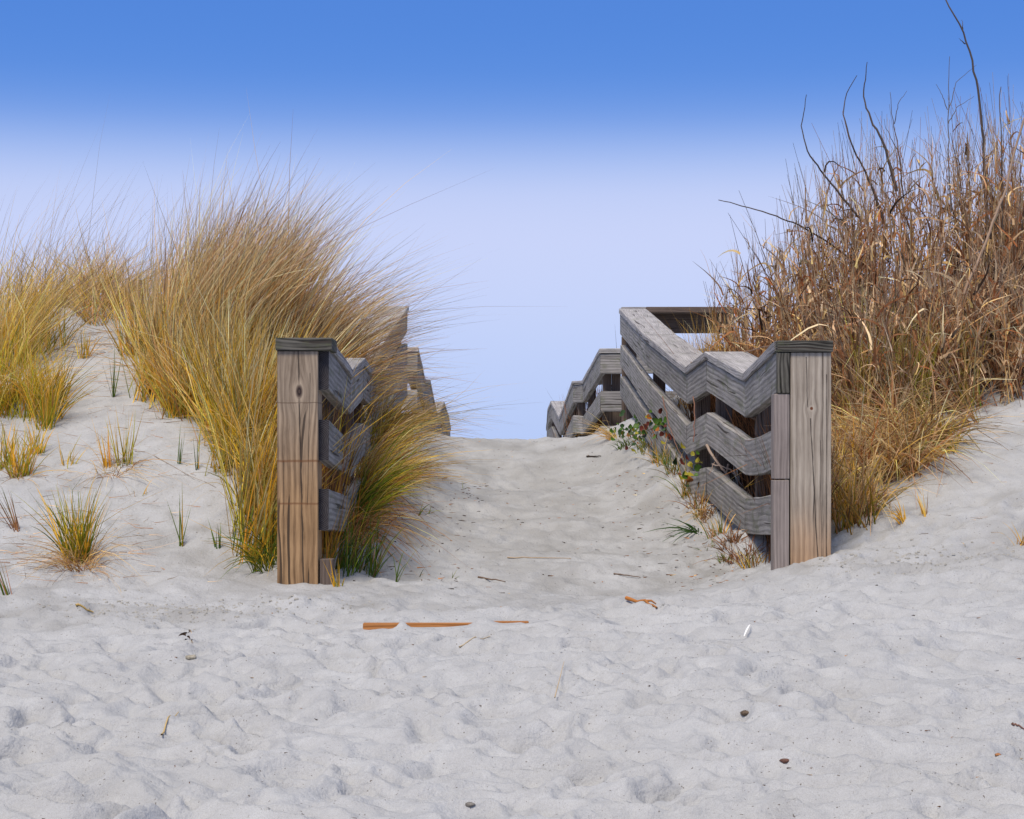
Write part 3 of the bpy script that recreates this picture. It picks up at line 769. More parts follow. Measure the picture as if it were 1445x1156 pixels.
# left edge masses
plant('dune_grass_clump', 'dense golden grass clump at the left edge of the dune, standing against the sky', 'grass clump',
      [(-15, 12.0, .32, .5, 620), (35, 11.9, .24, .4, 360)], L=.66, lean=(.05, -.05), spread=.26, wind=(.10, 0), droop=.14, width=(.0035, .0075),
      root={'gold': 1, 'ygreen': 1, 'green': .6, 'straw': .8}, tip={'straw': 1, 'tan': .8, 'gold': .5})
plant('dune_grass_clump', 'yellow green grass clump low on the left dune near the photo edge', 'grass clump',
      [(12, 11.0, .16, .2, 420), (62, 10.9, .10, .15, 260)], L=.46, lean=(.05, -.15), spread=.26, wind=(.02, 0), droop=.25, width=(.003, .006),
      root={'gold': 1, 'ygreen': 1, 'green': .8, 'orange': .3}, tip={'straw': .9, 'gold': 1, 'ygreen': .4})
plant('crest_grass', 'thin tangled grey brown grass along the crest of the left dune', 'grass',
      [(90, 13.4, .4, .3, 420), (170, 13.4, .35, .3, 380), (215, 13.0, .2, .3, 260), (110, 12.8, .3, .15, 200)], L=.52, lean=(.03, 0), spread=.38, wind=(.08, 0), droop=.16, width=(.003, .0065),
      root={'brown': 1, 'gold': 1, 'orange': .4, 'green': .6, 'grey': .6, 'ygreen': .3}, tip={'tan': 1, 'grey': .6, 'straw': .8}, kink=.004)
o = bpy.data.objects['crest_grass']; o['kind'] = 'stuff'
del o['category']; 
# straggling long blades above the crest line
plant('tall_grass_stalks', 'sparse long grey grass stalks leaning right above the left dune crest', 'grass stalks',
      [(20, 12.6, .5, .4, 60), (150, 13.2, .6, .3, 70), (250, 12.5, .3, .3, 60)], L=.95, lean=(.12, 0), spread=.22, wind=(.18, 0), droop=.05, width=(.002, .0034),
      root={'grey': 1, 'brown': .6}, tip={'grey': 1, 'tan': .4}, Ljit=.15)
# small tufts on the left slope : (px, py of base, L, n, colours, label)
def tuft_at(px, py, L, n, root, tip, label, lean=(0, 0), spread=.3, droop=.15, r=.03, width=(.004, .008), name='grass_tuft', cat='grass tuft', group=None, extra=None):
    g = ray_ground(px, py)
    return plant(name, label, cat, [(px, g[1], r, r, n)], L=L, lean=lean, spread=spread, droop=droop, width=width, root=root, tip=tip, group=group, radial=3.0, extra=extra)
gg = {'gold': 1, 'green': 1, 'ygreen': .8, 'orange': .5}; tt = {'gold': 1, 'ygreen': .6, 'straw': 1}
def dead_skirt(px, py, L, n, r=.05):
    def f(v):
        g = ray_ground(px, py)
        sprout([(px, g[1], r, r, n)], L, (0, -.3), .75, (0, 0), .75, (.002, .0045), {'brown': 1, 'straw': .8, 'rust': .4}, {'straw': 1, 'tan': 1}, v, radial=6)
    return f
tuft_at(110, 790, .36, 150, {'gold': .8, 'green': 1.3, 'orange': .5, 'dgreen': .4}, {'green': 1, 'gold': .9, 'ygreen': .6}, 'bushiest green and gold grass tuft low on the left dune, with a dead straw skirt', spread=.36, r=.06, extra=dead_skirt(110, 800, .34, 150, .07))
tuft_at(30, 672, .30, 70, gg, tt, 'green gold grass tuft at the left photo edge, above the russet sprig', spread=.28, r=.05, extra=dead_skirt(30, 674, .25, 30))
tuft_at(8, 660, .28, 45, gg, tt, 'leftmost green grass tuft, cut by the photo edge', spread=.3, r=.05)
tuft_at(152, 660, .22, 14, {'orange': 1, 'gold': 1}, {'gold': 1}, 'sparse orange grass sprig left of the green sprigs mid dune', (-.15, 0), .14, .05, .02, extra=dead_skirt(160, 662, .28, 70, .09))
tuft_at(178, 655, .28, 22, {'green': 1, 'ygreen': 1}, {'ygreen': 1, 'gold': 1}, 'upright yellow green sprig mid left dune on a mat of dead straw', (.05, 0), .2, .05, .04)
tuft_at(160, 560, .26, 9, {'green': 1, 'dgreen': 1}, {'green': 1, 'grey': .4}, 'thin green sprig high on the left dune', (.02, 0), .18, .02, .015)
tuft_at(63, 605, .34, 50, gg, tt, 'narrow golden grass tuft under the left edge clump', (.05, 0), .2, .1, .05)
tuft_at(255, 772, .26, 8, {'green': 1, 'orange': .6}, {'green': 1}, 'few bladed green sprig between the bushy tuft and the left post', (0, 0), .22, .03, .015)
tuft_at(252, 655, .17, 5, {'dgreen': 1}, {'green': 1}, 'single dark green sprig on the left dune, left of its twin', (.05, 0), .08, .02, .012)
tuft_at(279, 662, .17, 5, {'dgreen': 1, 'orange': .4}, {'green': 1}, 'single dark green sprig on the left dune, right of its twin', (.03, 0), .08, .02, .012)
tuft_at(308, 775, .14, 7, {'dgreen': 1}, {'green': 1}, 'small dark green sprig beside the golden grass at the dune foot', (-.05, 0), .15, .05, .015)
tuft_at(285, 590, .20, 14, {'green': 1, 'brown': .5}, {'green': 1}, 'small green sprig below the tallest grass clump', (.05, 0), .2, .05, .02)
for (px, py, L, n, lab) in [(85, 560, .30, 40, 'golden tuft right of the low left edge clump, high on the dune'), (50, 640, .22, 34, 'small mixed green tuft behind the tuft at the left photo edge'),
                          (95, 655, .16, 14, 'faint straw sprig left of the orange sprig mid dune'), (205, 545, .18, 20, 'short straw tuft on bare sand left of the tallest clump'),
                          (120, 505, .22, 30, 'low green and straw tuft just under the dune crest'), (195, 700, .12, 7, 'tiny green sprig right of the bushy tuft'), (330, 640, .24, 30, 'olive tuft at the left border of the golden skirt')]:
    tuft_at(px, py, L, n, gg, tt, lab, (.02, 0), .28, .2, .04)
tuft_at(25, 748, .24, 12, {'rust': 1, 'brown': 1}, {'dgreen': 1, 'brown': .5}, 'russet grass sprig leaning left at the left photo edge', (-.35, 0), .12, .05, .02)
tuft_at(12, 842, .18, 9, {'rust': 1, 'green': 1}, {'green': 1, 'brown': 1}, 'lowest russet sprig at the left photo edge, beside the beach', (-.3, 0), .2, .05, .02)
tuft_at(478, 828, .14, 10, {'gold': 1, 'green': .6}, {'gold': 1}, 'tiny yellow grass tuft at the foot of the left trim block', (0, 0), .3, .3, .02)
# sprouts on the path
for (px, py, L, n, lab) in [(637, 818, .07, 4, 'tiny pale green seedling near the foot of the path'), (592, 728, .13, 4, 'small green sprig lying on the left bank of the path'),
                            (603, 724, .10, 3, 'shorter green sprig just right of the bank sprig'), (590, 815, .08, 4, 'tiny grass seedling right of the green tuft at the left railing'),
                            (652, 690, .08, 3, 'tiny seedling on the path above the bank sprigs'), (560, 822, .20, 4, 'dark green sprig bending right at the foot of the left bank')]:
    tuft_at(px, py, L, n, {'dgreen': 1, 'green': 1}, {'green': 1, 'ygreen': .5}, lab, (.25, 0), .3, .3, .012, (.004, .007), 'grass_sprig', 'grass sprig')
# long strands lying out of the left grass onto the bank
def strands(v):
    sprout([(560, 11.2, .1, .3, 30)], .35, (1.2, -.8), .5, (0, 0), .5, (.003, .006), {'green': 1, 'brown': 1}, {'green': 1, 'straw': 1}, v)
# --- right: reed thicket
def reeds(v, areas, L, lean, spread, leafn=7, stemc=None, Ltop=None, rad=.0046):
    B = scatter(areas)
    if Ltop: LL = np.array([Ltop(b) for b in B]) * np.clip(rng.normal(.86, .15, len(B)), .4, 1.12)
    else: LL = L * np.clip(rng.normal(1, .18, len(B)), .4, 1.4)
    cols0 = pick(len(B), {'brown': 1, 'rust': .35, 'tan': .5, 'straw': .35}); cols1 = pick(len(B), {'grey': 1, 'brown': .7, 'dark': .5})
    for b, l, ca, cb in zip(B, LL, cols0, cols1):
        d = np.array((lean[0] + rng.normal(0, spread), lean[1] + rng.normal(0, spread), 1.0)); d /= np.linalg.norm(d)
        k = 6; t = np.linspace(0, 1, k)[:, None]
        bend = np.array((rng.normal(0, .10), rng.normal(0, .08), -.02))
        pts = b + l * (d * t + bend * t * t) + np.cumsum(rng.normal(0, .006, (k, 3)), 0)
        v.tube(pts, rad * rng.uniform(.7, 1.4), .0011, ca, cb, 3)
        m = rng.integers(leafn - 2, leafn + 3)
        tq = rng.beta(1.4, 2.1, m) * .9
        bp = b + l * (d * tq[:, None] + bend * (tq ** 2)[:, None])
        ld = d + rng.normal(0, .30, (m, 3)); ld[:, 2] = np.abs(ld[:, 2]); ld /= np.linalg.norm(ld, axis=1, keepdims=True)
        curl = rng.random(m) ** 3
        bd = np.stack([rng.normal(0, .35, m), rng.normal(0, .35, m), -.1 - 1.5 * curl], -1)
        v.blades(bp, rng.uniform(.10, .30, m), ld, bd, rng.uniform(.007, .018, m), pick(m, {'brown': 1.2, 'tan': .8, 'straw': .5, 'rust': .6, 'dark': .4}), pick(m, {'brown': .9, 'grey': .5, 'tan': .6, 'dark': .4, 'pale': .3, 'rust': .2}), 5, cubic=rng.normal(0, .25, (m, 3)))
        if rng.random() < .45:   # branching dry tip
            m = rng.integers(2, 6); e = pts[-2]
            ld = d + rng.normal(0, .25, (m, 3)); v.blades(np.tile(e, (m, 1)), rng.uniform(.08, .22, m), ld, rng.normal(0, .18, (m, 3)), .0028, pick(m, {'grey': 1, 'brown': 1}), pick(m, {'grey': 1, 'tan': .5}), 4)
def topline(b):
    px = CX + b[0] / b[1] * F
    yt = np.interp(px, [985, 1020, 1060, 1100, 1140, 1190, 1240, 1300, 1380, 1445, 1600], [430, 385, 350, 320, 265, 215, 190, 185, 160, 145, 140])
    return max(.35, Z(yt, b[1]) - b[2])
v = Veg(); reeds(v, [(1420, 12.3, .32, .7, 150), (1350, 12.4, .34, .8, 160), (1500, 12.3, .3, .8, 110)], 1.3, (0, 0), .08, 7, Ltop=topline)
tag(v.build('reed_thicket', M_reed, G(1400, 12.3)), 'tallest brown reed thicket on the right dune, running out of the right photo edge', 'reeds')
v = Veg(); reeds(v, [(1240, 12.4, .34, .9, 160), (1180, 12.8, .28, .8, 100)], 1.1, (0, 0), .09, 7, Ltop=topline)
tag(v.build('reed_thicket', M_reed, G(1230, 12.4)), 'dense brown reed thicket directly behind and right of the right front post', 'reeds')
v = Veg(); reeds(v, [(1100, 13.6, .26, .9, 95), (1050, 14.5, .2, .8, 45), (1145, 12.6, .2, .7, 60)], .9, (-.03, 0), .12, 7, Ltop=topline)
tag(v.build('reed_thicket', M_reed, G(1090, 13.6)), 'thinner lower brown reeds behind the right railing, with sky between them', 'reeds')
v = Veg()
reeds(v, [(1380, 11.3, .35, .4, 170), (1300, 11.2, .28, .4, 170), (1230, 11.1, .25, .4, 170), (1440, 11.7, .25, .3, 90)], .72, (-.03, -.12), .20, 8)
sprout([(1290, 11.0, .4, .4, 520), (1215, 10.8, .18, .5, 400)], .55, (-.05, -.15), .28, (0, 0), .22, (.004, .010), {'brown': 1.4, 'straw': .6, 'green': .25, 'ygreen': .3, 'rust': .3}, {'straw': .7, 'tan': 1, 'brown': 1}, v)
tag(v.build('reed_thicket', M_reed, G(1300, 11.2)), 'lower front row of dry reeds and straw at the foot of the right thicket', 'reeds')
plant('drooping_grass_clump', 'tan grass clump drooping over the sand right beside the right front post', 'grass clump',
      [(1200, 10.0, .09, .55, 420), (1250, 10.2, .16, .35, 560), (1310, 10.35, .13, .22, 340)], L=.52, lean=(-.10, -.35), spread=.30, wind=(-.05, -.1), droop=.60, width=(.0045, .0095),
      root={'brown': 1.6, 'gold': .4, 'straw': .6, 'ygreen': .25, 'rust': .3}, tip={'tan': 1.2, 'straw': .6, 'pale': .5, 'brown': .5},
      extra=lambda v: sprout([(1195, 9.6, .07, .5, 380)], .44, (.02, -.10), .22, (0, 0), .25, (.004, .008), {'gold': .7, 'brown': 1.2, 'green': .4, 'ygreen': .3}, {'straw': .8, 'gold': .3, 'tan': 1}, v))
plant('green_grass_spray', 'upright yellow green blades at the right end of the drooping tan grass', 'grass tuft',
      [(1335, 10.25, .06, .08, 60)], L=.30, lean=(-.05, -.1), spread=.3, droop=.3, width=(.004, .007), root={'green': 1, 'gold': 1, 'ygreen': 1}, tip={'gold': 1, 'ygreen': 1})
plant('green_grass_spray', 'slim green blades standing in the middle of the right reeds', 'grass tuft',
      [(1280, 10.85, .12, .1, 220), (1225, 10.8, .08, .1, 90)], L=.60, lean=(0, 0), spread=.12, droop=.05, width=(.004, .007), root={'green': 1, 'ygreen': 1}, tip={'ygreen': 1, 'straw': 1})
plant('green_grass_spray', 'narrow yellow blade tuft on bare sand at the right edge of the reeds', 'grass tuft',
      [(1360, 11.0, .05, .08, 80)], L=.52, lean=(0, 0), spread=.10, droop=.05, width=(.004, .007), root={'gold': 1, 'ygreen': 1}, tip={'straw': 1, 'ygreen': .5})
plant('golden_grass_clump', 'golden grass bunch standing behind the cap of the right railing, below the landing rail', 'grass clump',
      [(1015, 14.6, .14, .3, 620), (985, 14.9, .08, .2, 160)], L=.52, lean=(-.05, 0), spread=.2, droop=.1, width=(.003, .006), root={'gold': 1, 'ygreen': .5, 'straw': .7}, tip={'straw': 1, 'gold': .7, 'tan': .7})
# rough dry brush seen through the rails
v = Veg()
sprout([(1105, 10.2, .09, .6, 1700), (1080, 11.2, .11, .6, 1700), (1040, 12.6, .12, .8, 1300), (1000, 14, .12, .8, 800)], .55, (.05, -.03), .12, (0, 0), .2, (.003, .008), {'dark': 1.5, 'brown': 1}, {'brown': 1, 'dark': .8, 'rust': .3}, v, kink=.006)
sprout([(1118, 9.4, .06, .40, 1000)], .62, (.04, 0), .09, (0, 0), .2, (.003, .007), {'dark': 1.5, 'brown': 1}, {'brown': 1, 'dark': 1}, v, kink=.006)
tag(v.build('dry_brush', M_reed, G(1060, 11)), 'dark dry brush caught behind the rails of the right railing', 'brush')
v = Veg()
sprout([(446, 9.5, .05, .4, 700), (455, 10.6, .06, .5, 700), (470, 12.0, .06, .7, 600)], .60, (-.04, -.03), .11, (0, 0), .15, (.003, .008), {'dark': 1.2, 'brown': 1, 'gold': .3}, {'brown': 1, 'dark': .6, 'gold': .3}, v)  # hidden brush added so the gaps between the left rails look dark
sprout([(462, 9.1, .02, .2, 60)], .35, (.1, -.1), .2, (0, 0), .3, (.003, .007), {'green': 1, 'orange': 1}, {'gold': 1, 'brown': 1}, v)
tag(v.build('dry_brush', M_reed, G(455, 10)), 'dark dry brush added behind the left railing to darken its gaps', 'brush')
v = Veg()
sprout([(868, 21.0, .22, .8, 900), (835, 23.5, .2, 1.0, 900), (812, 26.5, .18, 1.2, 600), (800, 29.5, .16, 1.2, 400)], .62, (.04, 0), .09, (0, 0), .12, (.008, .02), {'dark': 1.5, 'brown': 1}, {'brown': 1, 'dark': 1}, v)
tag(v.build('dry_brush', M_reed, G(850, 22)), 'dark dry brush growing behind the far right railing', 'brush')

# bare branches and stalks
def branch(name, label, runs, c0=(.07, .05, .04), c1=(.12, .095, .08), wob=.0022, cat='dead branch', group=None):
    """runs: list of (list of (px,py,d), r0, r1)"""
    v = Veg(); o0 = None
    for pts, r0, r1 in runs:
        q = np.array([P(*p) for p in pts])
        if o0 is None: o0 = q[0]
        # dense resample with a little waver
        s_ = np.r_[0, np.cumsum(np.linalg.norm(np.diff(q, axis=0), axis=1))]
        m = max(6, len(pts) * 4); u = np.linspace(0, s_[-1], m)
        qq = np.stack([np.interp(u, s_, q[:, i]) for i in range(3)], -1)
        qq[1:] += rng.normal(0, wob, (m - 1, 3))
        v.tube(qq, r0, r1, c0, c1, 6)
    return tag(v.build(name, M_twig, o0), label, cat, group)
branch('dead_branch', 'tallest bare dark branch rising above the right reeds to the top of the photo',
       [([(1395, 420, 12.2), (1392, 300, 12.1), (1388, 200, 12.0), (1382, 140, 11.95), (1372, 85, 11.9), (1358, 42, 11.85), (1342, 15, 11.8), (1334, -3, 11.8)], .013, .004),
        ([(1359, 45, 11.85), (1358, 28, 11.85)], .004, .001), ([(1362, 62, 11.85), (1354, 55, 11.8)], .004, .001)])
branch('dead_branch', 'bare curved stalk left of the thicket that bends upright at its tip', [([(1215, 310, 12.2), (1190, 280, 12.2), (1165, 250, 12.2), (1140, 215, 12.1), (1131, 180, 12.1), (1138, 133, 12.0)], .008, .002)])
branch('dead_branch', 'bare stalk with an S bend above the middle of the right thicket', [([(1250, 320, 12.2), (1225, 250, 12.2), (1200, 200, 12.1), (1189, 160, 12.1), (1193, 135, 12.1), (1209, 107, 12.0)], .009, .002)])
branch('dead_branch', 'bare kinked stalk just right of the S bent one above the thicket', [([(1265, 270, 12.0), (1250, 210, 12.0), (1232, 175, 12.0), (1222, 150, 12.0), (1218, 133, 12.0), (1224, 87, 11.9)], .011, .002)])
branch('dead_branch', 'long twig pointing left from the reeds over the right railing', [([(1200, 365, 12.5), (1165, 340, 12.4), (1128, 318, 12.3), (1095, 305, 12.2), (1050, 291, 12.2), (1014, 282, 12.1)], .007, .0025)])
branch('dead_branch', 'forked thin twig with upward prongs right of centre above the thicket',
       [([(1342, 300, 12), (1338, 230, 12), (1338, 165, 12), (1340, 80, 12)], .005, .0015), ([(1338, 160, 12), (1350, 115, 12), (1378, 92, 12)], .003, .001), ([(1337, 155, 12), (1330, 135, 12), (1321, 118, 12)], .003, .001),
        ([(1338, 175, 12), (1352, 150, 12), (1375, 136, 12)], .003, .001)], c0=(.14, .12, .11))
branch('dead_branch', 'thin pronged twig between the S bent stalk and the forked twig', [([(1275, 280, 12), (1268, 215, 12), (1258, 160, 12), (1256, 130, 12)], .005, .0015), ([(1262, 175, 12), (1268, 145, 12), (1280, 128, 12)], .003, .001), ([(1268, 215, 12), (1250, 180, 12), (1247, 168, 12)], .003, .001)])
branch('leaning_stalk', 'thick pale tan stalk leaning across the right edge of the thicket', [([(1360, 415, 10.9), (1390, 345, 10.9), (1420, 265, 10.9), (1435, 200, 10.9), (1446, 165, 10.9), (1460, 120, 10.9)], .008, .006)], c0=(.40, .27, .18), c1=(.30, .21, .15), cat='stalk')
branch('leaning_stalk', 'dark thin stalk standing between the tallest branch and the right photo edge', [([(1415, 330, 11.8), (1413, 200, 11.8), (1410, 150, 11.8), (1413, 122, 11.8)], .006, .0025)], cat='stalk')
branch('dead_branch', 'brown dead branch sweeping down over bare sand at the right photo edge', [([(1360, 430, 11.4), (1385, 480, 11.2), (1410, 520, 11.1), (1450, 556, 11.0)], .006, .004), ([(1385, 480, 11.2), (1380, 520, 11.1), (1392, 575, 10.8)], .004, .002)], c0=(.22, .14, .09), c1=(.18, .11, .08))
branch('broken_twig', 'broken brown twig hanging diagonally through the top opening of the right railing', [([(1045, 552, 10.3), (1052, 575, 10.25), (1064, 590, 10.2), (1082, 608, 10.1)], .012, .006)], c0=(.24, .17, .14), c1=(.12, .09, .075), cat='twig')
branch('broken_twig', 'long thin stalk lying across the cap of the right railing', [([(975, 512, 12.4), (1015, 503, 11.9), (1050, 497, 11.3), (1092, 487, 10.3), (1100, 483, 9.6)], .0045, .003)], c0=(.30, .20, .13), c1=(.24, .15, .10), cat='twig')
branch('root_tangle', 'pale curving dead roots in the lower opening of the right railing',
       [([(997, 628, 11.2), (1010, 650, 11.1), (1025, 668, 11.0), (1038, 690, 10.9), (1052, 700, 10.8)], .009, .004), ([(1028, 655, 11.0), (1024, 672, 11.0), (1040, 690, 10.9)], .007, .003),
        ([(1005, 655, 11.1), (1030, 662, 10.9), (1060, 700, 10.7)], .004, .002), ([(1015, 640, 11.2), (1000, 670, 11.0)], .003, .002)], c0=(.35, .27, .22), c1=(.28, .20, .16), cat='roots')
branch('broken_twig', 'thin russet stalk crossing the right railing above the vine', [([(935, 560, 13.4), (944, 600, 12.9), (955, 630, 12.5), (966, 650, 12.3)], .004, .002)], c0=(.24, .13, .09), c1=(.24, .13, .09), cat='twig')
branch('broken_twig', 'thin upright russet twig in front of the joint of the right railing', [([(978, 560, 11.9), (981, 590, 11.8), (979, 625, 11.7)], .004, .003)], c0=(.24, .13, .09), c1=(.2, .1, .08), cat='twig')

# broad leaved vine with red and yellow leaves, along the right railing
def leafmesh(name, c, w_=.5):
    n = 9; V = [(0, 0, 0)]; rr_ = random.Random(len(name))
    out = []
    for k in range(n):
        a_ = math.pi * 2 * k / n; r_ = (1 - .35 * max(0, math.cos(a_)) ** 6) * rr_.uniform(.7, 1.15)
        out.append((math.sin(a_) * w_ * r_, .5 - math.cos(a_) * .5, .12 * math.cos(2 * a_)))
    V = [(0, .5, -.05)] + out
    Fc = [(0, 1 + k, 1 + (k + 1) % n) for k in range(n)]
    me = bpy.data.meshes.new(name); me.from_pydata(V, [], Fc)
    w = NT(name); 
    nz = w.noise(w.n('ShaderNodeTexCoord').outputs['Object'], 4, 3)
    w.put(w.b.inputs['Base Color'], w.ramp(nz, [(.35, tuple(x * .6 for x in c)), (.65, c)])); w.b.inputs['Roughness'].default_value = .5
    me.materials.append(w.m); me.polygons.foreach_set('use_smooth', [True] * n)
    return me
LM = [leafmesh('vine_leaf_green', (.07, .15, .02)), leafmesh('vine_leaf_yellow', (.34, .30, .03)), leafmesh('vine_leaf_orange', (.36, .12, .02)), leafmesh('vine_leaf_red', (.14, .03, .02)), leafmesh('vine_leaf_dark', (.03, .07, .02))]
def vine(label, pts, n, wts, size, name='broadleaf_vine'):
    q = np.array([P(*p) for p in pts]); root = empty(name, q[0]); tag(root, label, 'vine')
    v = Veg(); v.tube(q, .003, .002, (.14, .07, .04), (.12, .10, .03), 5); v.build('stem', M_twig, q[0], root)
    wts = np.array(wts, float) / sum(wts)
    for i in range(n):
        t = rng.random() * (len(q) - 1); k = int(t); c = q[k] * (1 - (t - k)) + q[min(k + 1, len(q) - 1)] * (t - k)
        c = c + rng.normal(0, (.06, .06, .045)) - q[0]
        o = bpy.data.objects.new('leaf', LM[rng.choice(5, p=wts)]); COL.objects.link(o); o.parent = root
        o.location = c; s_ = size * rng.uniform(.6, 1.25); o.scale = (s_, s_, s_)
        o.rotation_euler = (rng.uniform(.3, 1.9), rng.uniform(-.6, .6), rng.uniform(-1.5, 1.5))
    return root
vine('low green vine where the right railing meets the crest of the path', [(868, 628, 16.2), (878, 618, 15.6), (890, 612, 15.0), (900, 606, 14.6)], 90, [5, .8, .2, .4, 4], .038)
vine('red and orange leaved vine on the middle of the right railing', [(888, 632, 14.6), (905, 612, 14.1), (920, 605, 13.8), (935, 600, 13.4), (945, 615, 13.1)], 95, [4, 2, 2, 2, 2.5], .040)
vine('yellow leaved vine at the second joint of the right railing', [(968, 690, 11.6), (970, 672, 11.6), (978, 655, 11.6), (992, 652, 11.6)], 26, [1.5, 3, 1, 1, 1], .044)
tuft_at(985, 752, .17, 22, {'dgreen': 1}, {'dgreen': 1}, 'dark drooping fern-like tuft under the right railing', (-.5, -.2), .5, 1.0, .02, (.007, .012), 'dark_drooping_plant', 'plant')
tuft_at(945, 668, .22, 16, {'green': 1, 'dgreen': 1}, {'green': 1}, 'green blade tuft rising beside the middle of the right railing', (-.1, 0), .25, .1, .02)
tuft_at(922, 655, .18, 5, {'green': 1}, {'green': 1}, 'short green sprig on the right bank below the red leaved vine', (.1, 0), .1, .05, .01)
tuft_at(965, 705, .26, 18, {'brown': 1, 'green': 1}, {'green': 1, 'straw': 1}, 'sparse mixed sprig on the sand bank under the yellow leaved vine', (-.1, 0), .5, .3, .03, (.003, .005))
tuft_at(1000, 730, .20, 60, {'brown': 1, 'dark': 1}, {'straw': .6, 'brown': 1}, 'brown grass tuft hanging below the bottom rail of the right railing', (-.2, -.2), .45, .6, .05, (.003, .005))
tuft_at(1050, 790, .20, 80, {'rust': 1, 'brown': 1, 'dark': 1}, {'brown': 1, 'rust': .6}, 'rusty brown dead grass in the hollow under the right railing near the post', (-.1, -.2), .5, .6, .08, (.003, .005))
tuft_at(1020, 792, .08, 26, {'green': 1}, {'green': 1}, 'small bright green weed at the foot of the right bank', (0, 0), .6, .3, .03, (.005, .008))
tuft_at(1000, 770, .07, 24, {'green': 1, 'grey': 1}, {'green': 1, 'grey': 1}, 'small grey green weed on the right bank', (0, 0), .6, .3, .04, (.004, .007))
tuft_at(950, 580, .30, 26, {'gold': 1, 'brown': .6}, {'straw': 1}, 'golden blades lying between the top rails of the right railing', (.3, 0), .4, .3, .04, (.003, .005))
tuft_at(868, 618, .32, 36, {'straw': 1, 'gold': .5}, {'tan': 1, 'straw': 1}, 'pale arching grass tuft at the crest in front of the far right railing', (-.7, 0), .3, .5, .03, (.004, .007))
for (px, py, L, n, rt_, tp_, lab) in [
    (930, 650, .20, 26, {'brown': 1, 'orange': .6, 'green': .6}, {'straw': 1, 'green': .6}, 'mixed russet and green tuft on the right bank under the red leaved vine'),
    (957, 668, .24, 30, {'green': 1, 'brown': .6}, {'green': 1, 'straw': .7}, 'upright green and straw tuft between the two vines on the right bank'),
    (983, 715, .20, 30, {'rust': 1, 'brown': 1}, {'brown': 1, 'straw': .5}, 'rusty drooping tuft below the yellow leaved vine'),
    (1030, 770, .16, 50, {'dark': 1, 'rust': 1, 'brown': 1}, {'brown': 1, 'tan': .4}, 'dark matted dead grass under the bottom rail of the right railing'),
    (905, 634, .14, 40, {'green': 1, 'ygreen': .4, 'dgreen': 1}, {'green': 1, 'ygreen': .5}, 'low green weed beneath the red leaved vine near the crest'),
    (882, 630, .12, 40, {'green': 1, 'dgreen': 1}, {'green': 1}, 'low feathery green weed at the crest end of the right railing')]:
    tuft_at(px, py, L, n, rt_, tp_, lab, (-.1, -.1), .45, .4, .05, (.004, .008))
for (px, py, L, n, lab) in [
    (912, 640, .20, 24, 'green and straw blades rising through the red leaved vine'), (938, 655, .26, 26, 'tall green and straw blades leaning on the middle rail of the right railing'),
    (972, 700, .28, 34, 'long green and straw blades in front of the second rail joint of the right railing'), (990, 728, .22, 36, 'straw and green blades against the bottom rail of the right railing'),
    (1012, 756, .20, 40, 'brown and green blades hanging over the buried bottom board of the right railing'), (1062, 800, .16, 44, 'brown and green fringe at the foot of the right trim board')]:
    tuft_at(px, py, L, n, {'green': 1, 'brown': 1, 'gold': .5}, {'straw': 1, 'green': .8, 'tan': .5}, lab, (-.12, -.1), .35, .35, .05, (.003, .007))
tuft_at(1275, 735, .14, 14, {'gold': 1}, {'straw': 1, 'gold': 1}, 'small yellow dead tuft on bare sand right of the right post, left one', (-.4, -.2), .4, .4, .02, (.006, .010))
tuft_at(1305, 728, .15, 9, {'gold': 1, 'brown': .5}, {'straw': 1}, 'small yellow dead tuft on bare sand right of the right post, right one', (-.15, 0), .15, .1, .015, (.007, .011))
tuft_at(1440, 770, .16, 16, {'gold': 1, 'brown': 1}, {'straw': 1}, 'small brown tuft on the sand at the right photo edge', (.1, 0), .4, .3, .02, (.003, .006))

# ------------------------------------------------------------------ litter on the sand
def stick(name, label, pa, pb_, r, c0, c1, cat, lift=.004, mid=None):
    a_ = ray_ground(*pa); b_ = ray_ground(*pb_)
    v = Veg(); m = 9; pts = []
    for k in range(m):
        t = k / (m - 1); x, y = a_[0] * (1 - t) + b_[0] * t, a_[1] * (1 - t) + b_[1] * t
        pts.append((x, y, a_[2] * (1 - t) + b_[2] * t + lift + r * .3))
    pts = np.array(pts); pts[:, 2] = np.maximum(pts[:, 2], H(pts[:, 0], pts[:, 1]) + r * .4); pts[1:-1, 1] += rng.normal(0, .002, m - 2); pts[1:-1, 2] += rng.normal(0, .001, m - 2)
    v.tube(pts, r, r * .45, c0, c1, 6)
    if mid: v.tube([pts[4], pts[6] + (.01, .0, .016), pts[8] + (.0, .05, .012)], r * .7, r * .3, c0, c1, 5)
    return tag(v.build(name, M_twig, pts[0]), label, cat)
stick('driftwood_stick', 'orange brown forked driftwood stick lying right of the buried timber', (884, 849), (927, 863), .009, (.42, .16, .04), (.32, .14, .05), 'driftwood', .01, True)
stick('loose_straw', 'long dry straw lying crosswise in the middle of the path', (716, 788), (806, 790), .004, (.42, .33, .24), (.40, .30, .2), 'straw')
stick('fallen_twig', 'brown twig lying on the path left of the middle straw', (675, 816), (713, 824), .005, (.16, .11, .08), (.16, .11, .08), 'twig')
stick('fallen_twig', 'short dark twig lying on the path right of the middle straw', (866, 812), (904, 817), .004, (.16, .11, .08), (.16, .11, .08), 'twig')
stick('fallen_twig', 'dark scrap lying near the crest at the right side of the path', (828, 646), (848, 645), .008, (.05, .04, .035), (.05, .04, .035), 'twig')
stick('loose_straw', 'golden straw stuck in the beach at lower left', (228, 1045), (252, 1010), .003, (.5, .36, .16), (.5, .36, .16), 'straw', .01)
stick('loose_straw', 'curved pale straw on the beach below the buried timber', (648, 916), (692, 901), .003, (.45, .36, .24), (.45, .36, .24), 'straw')
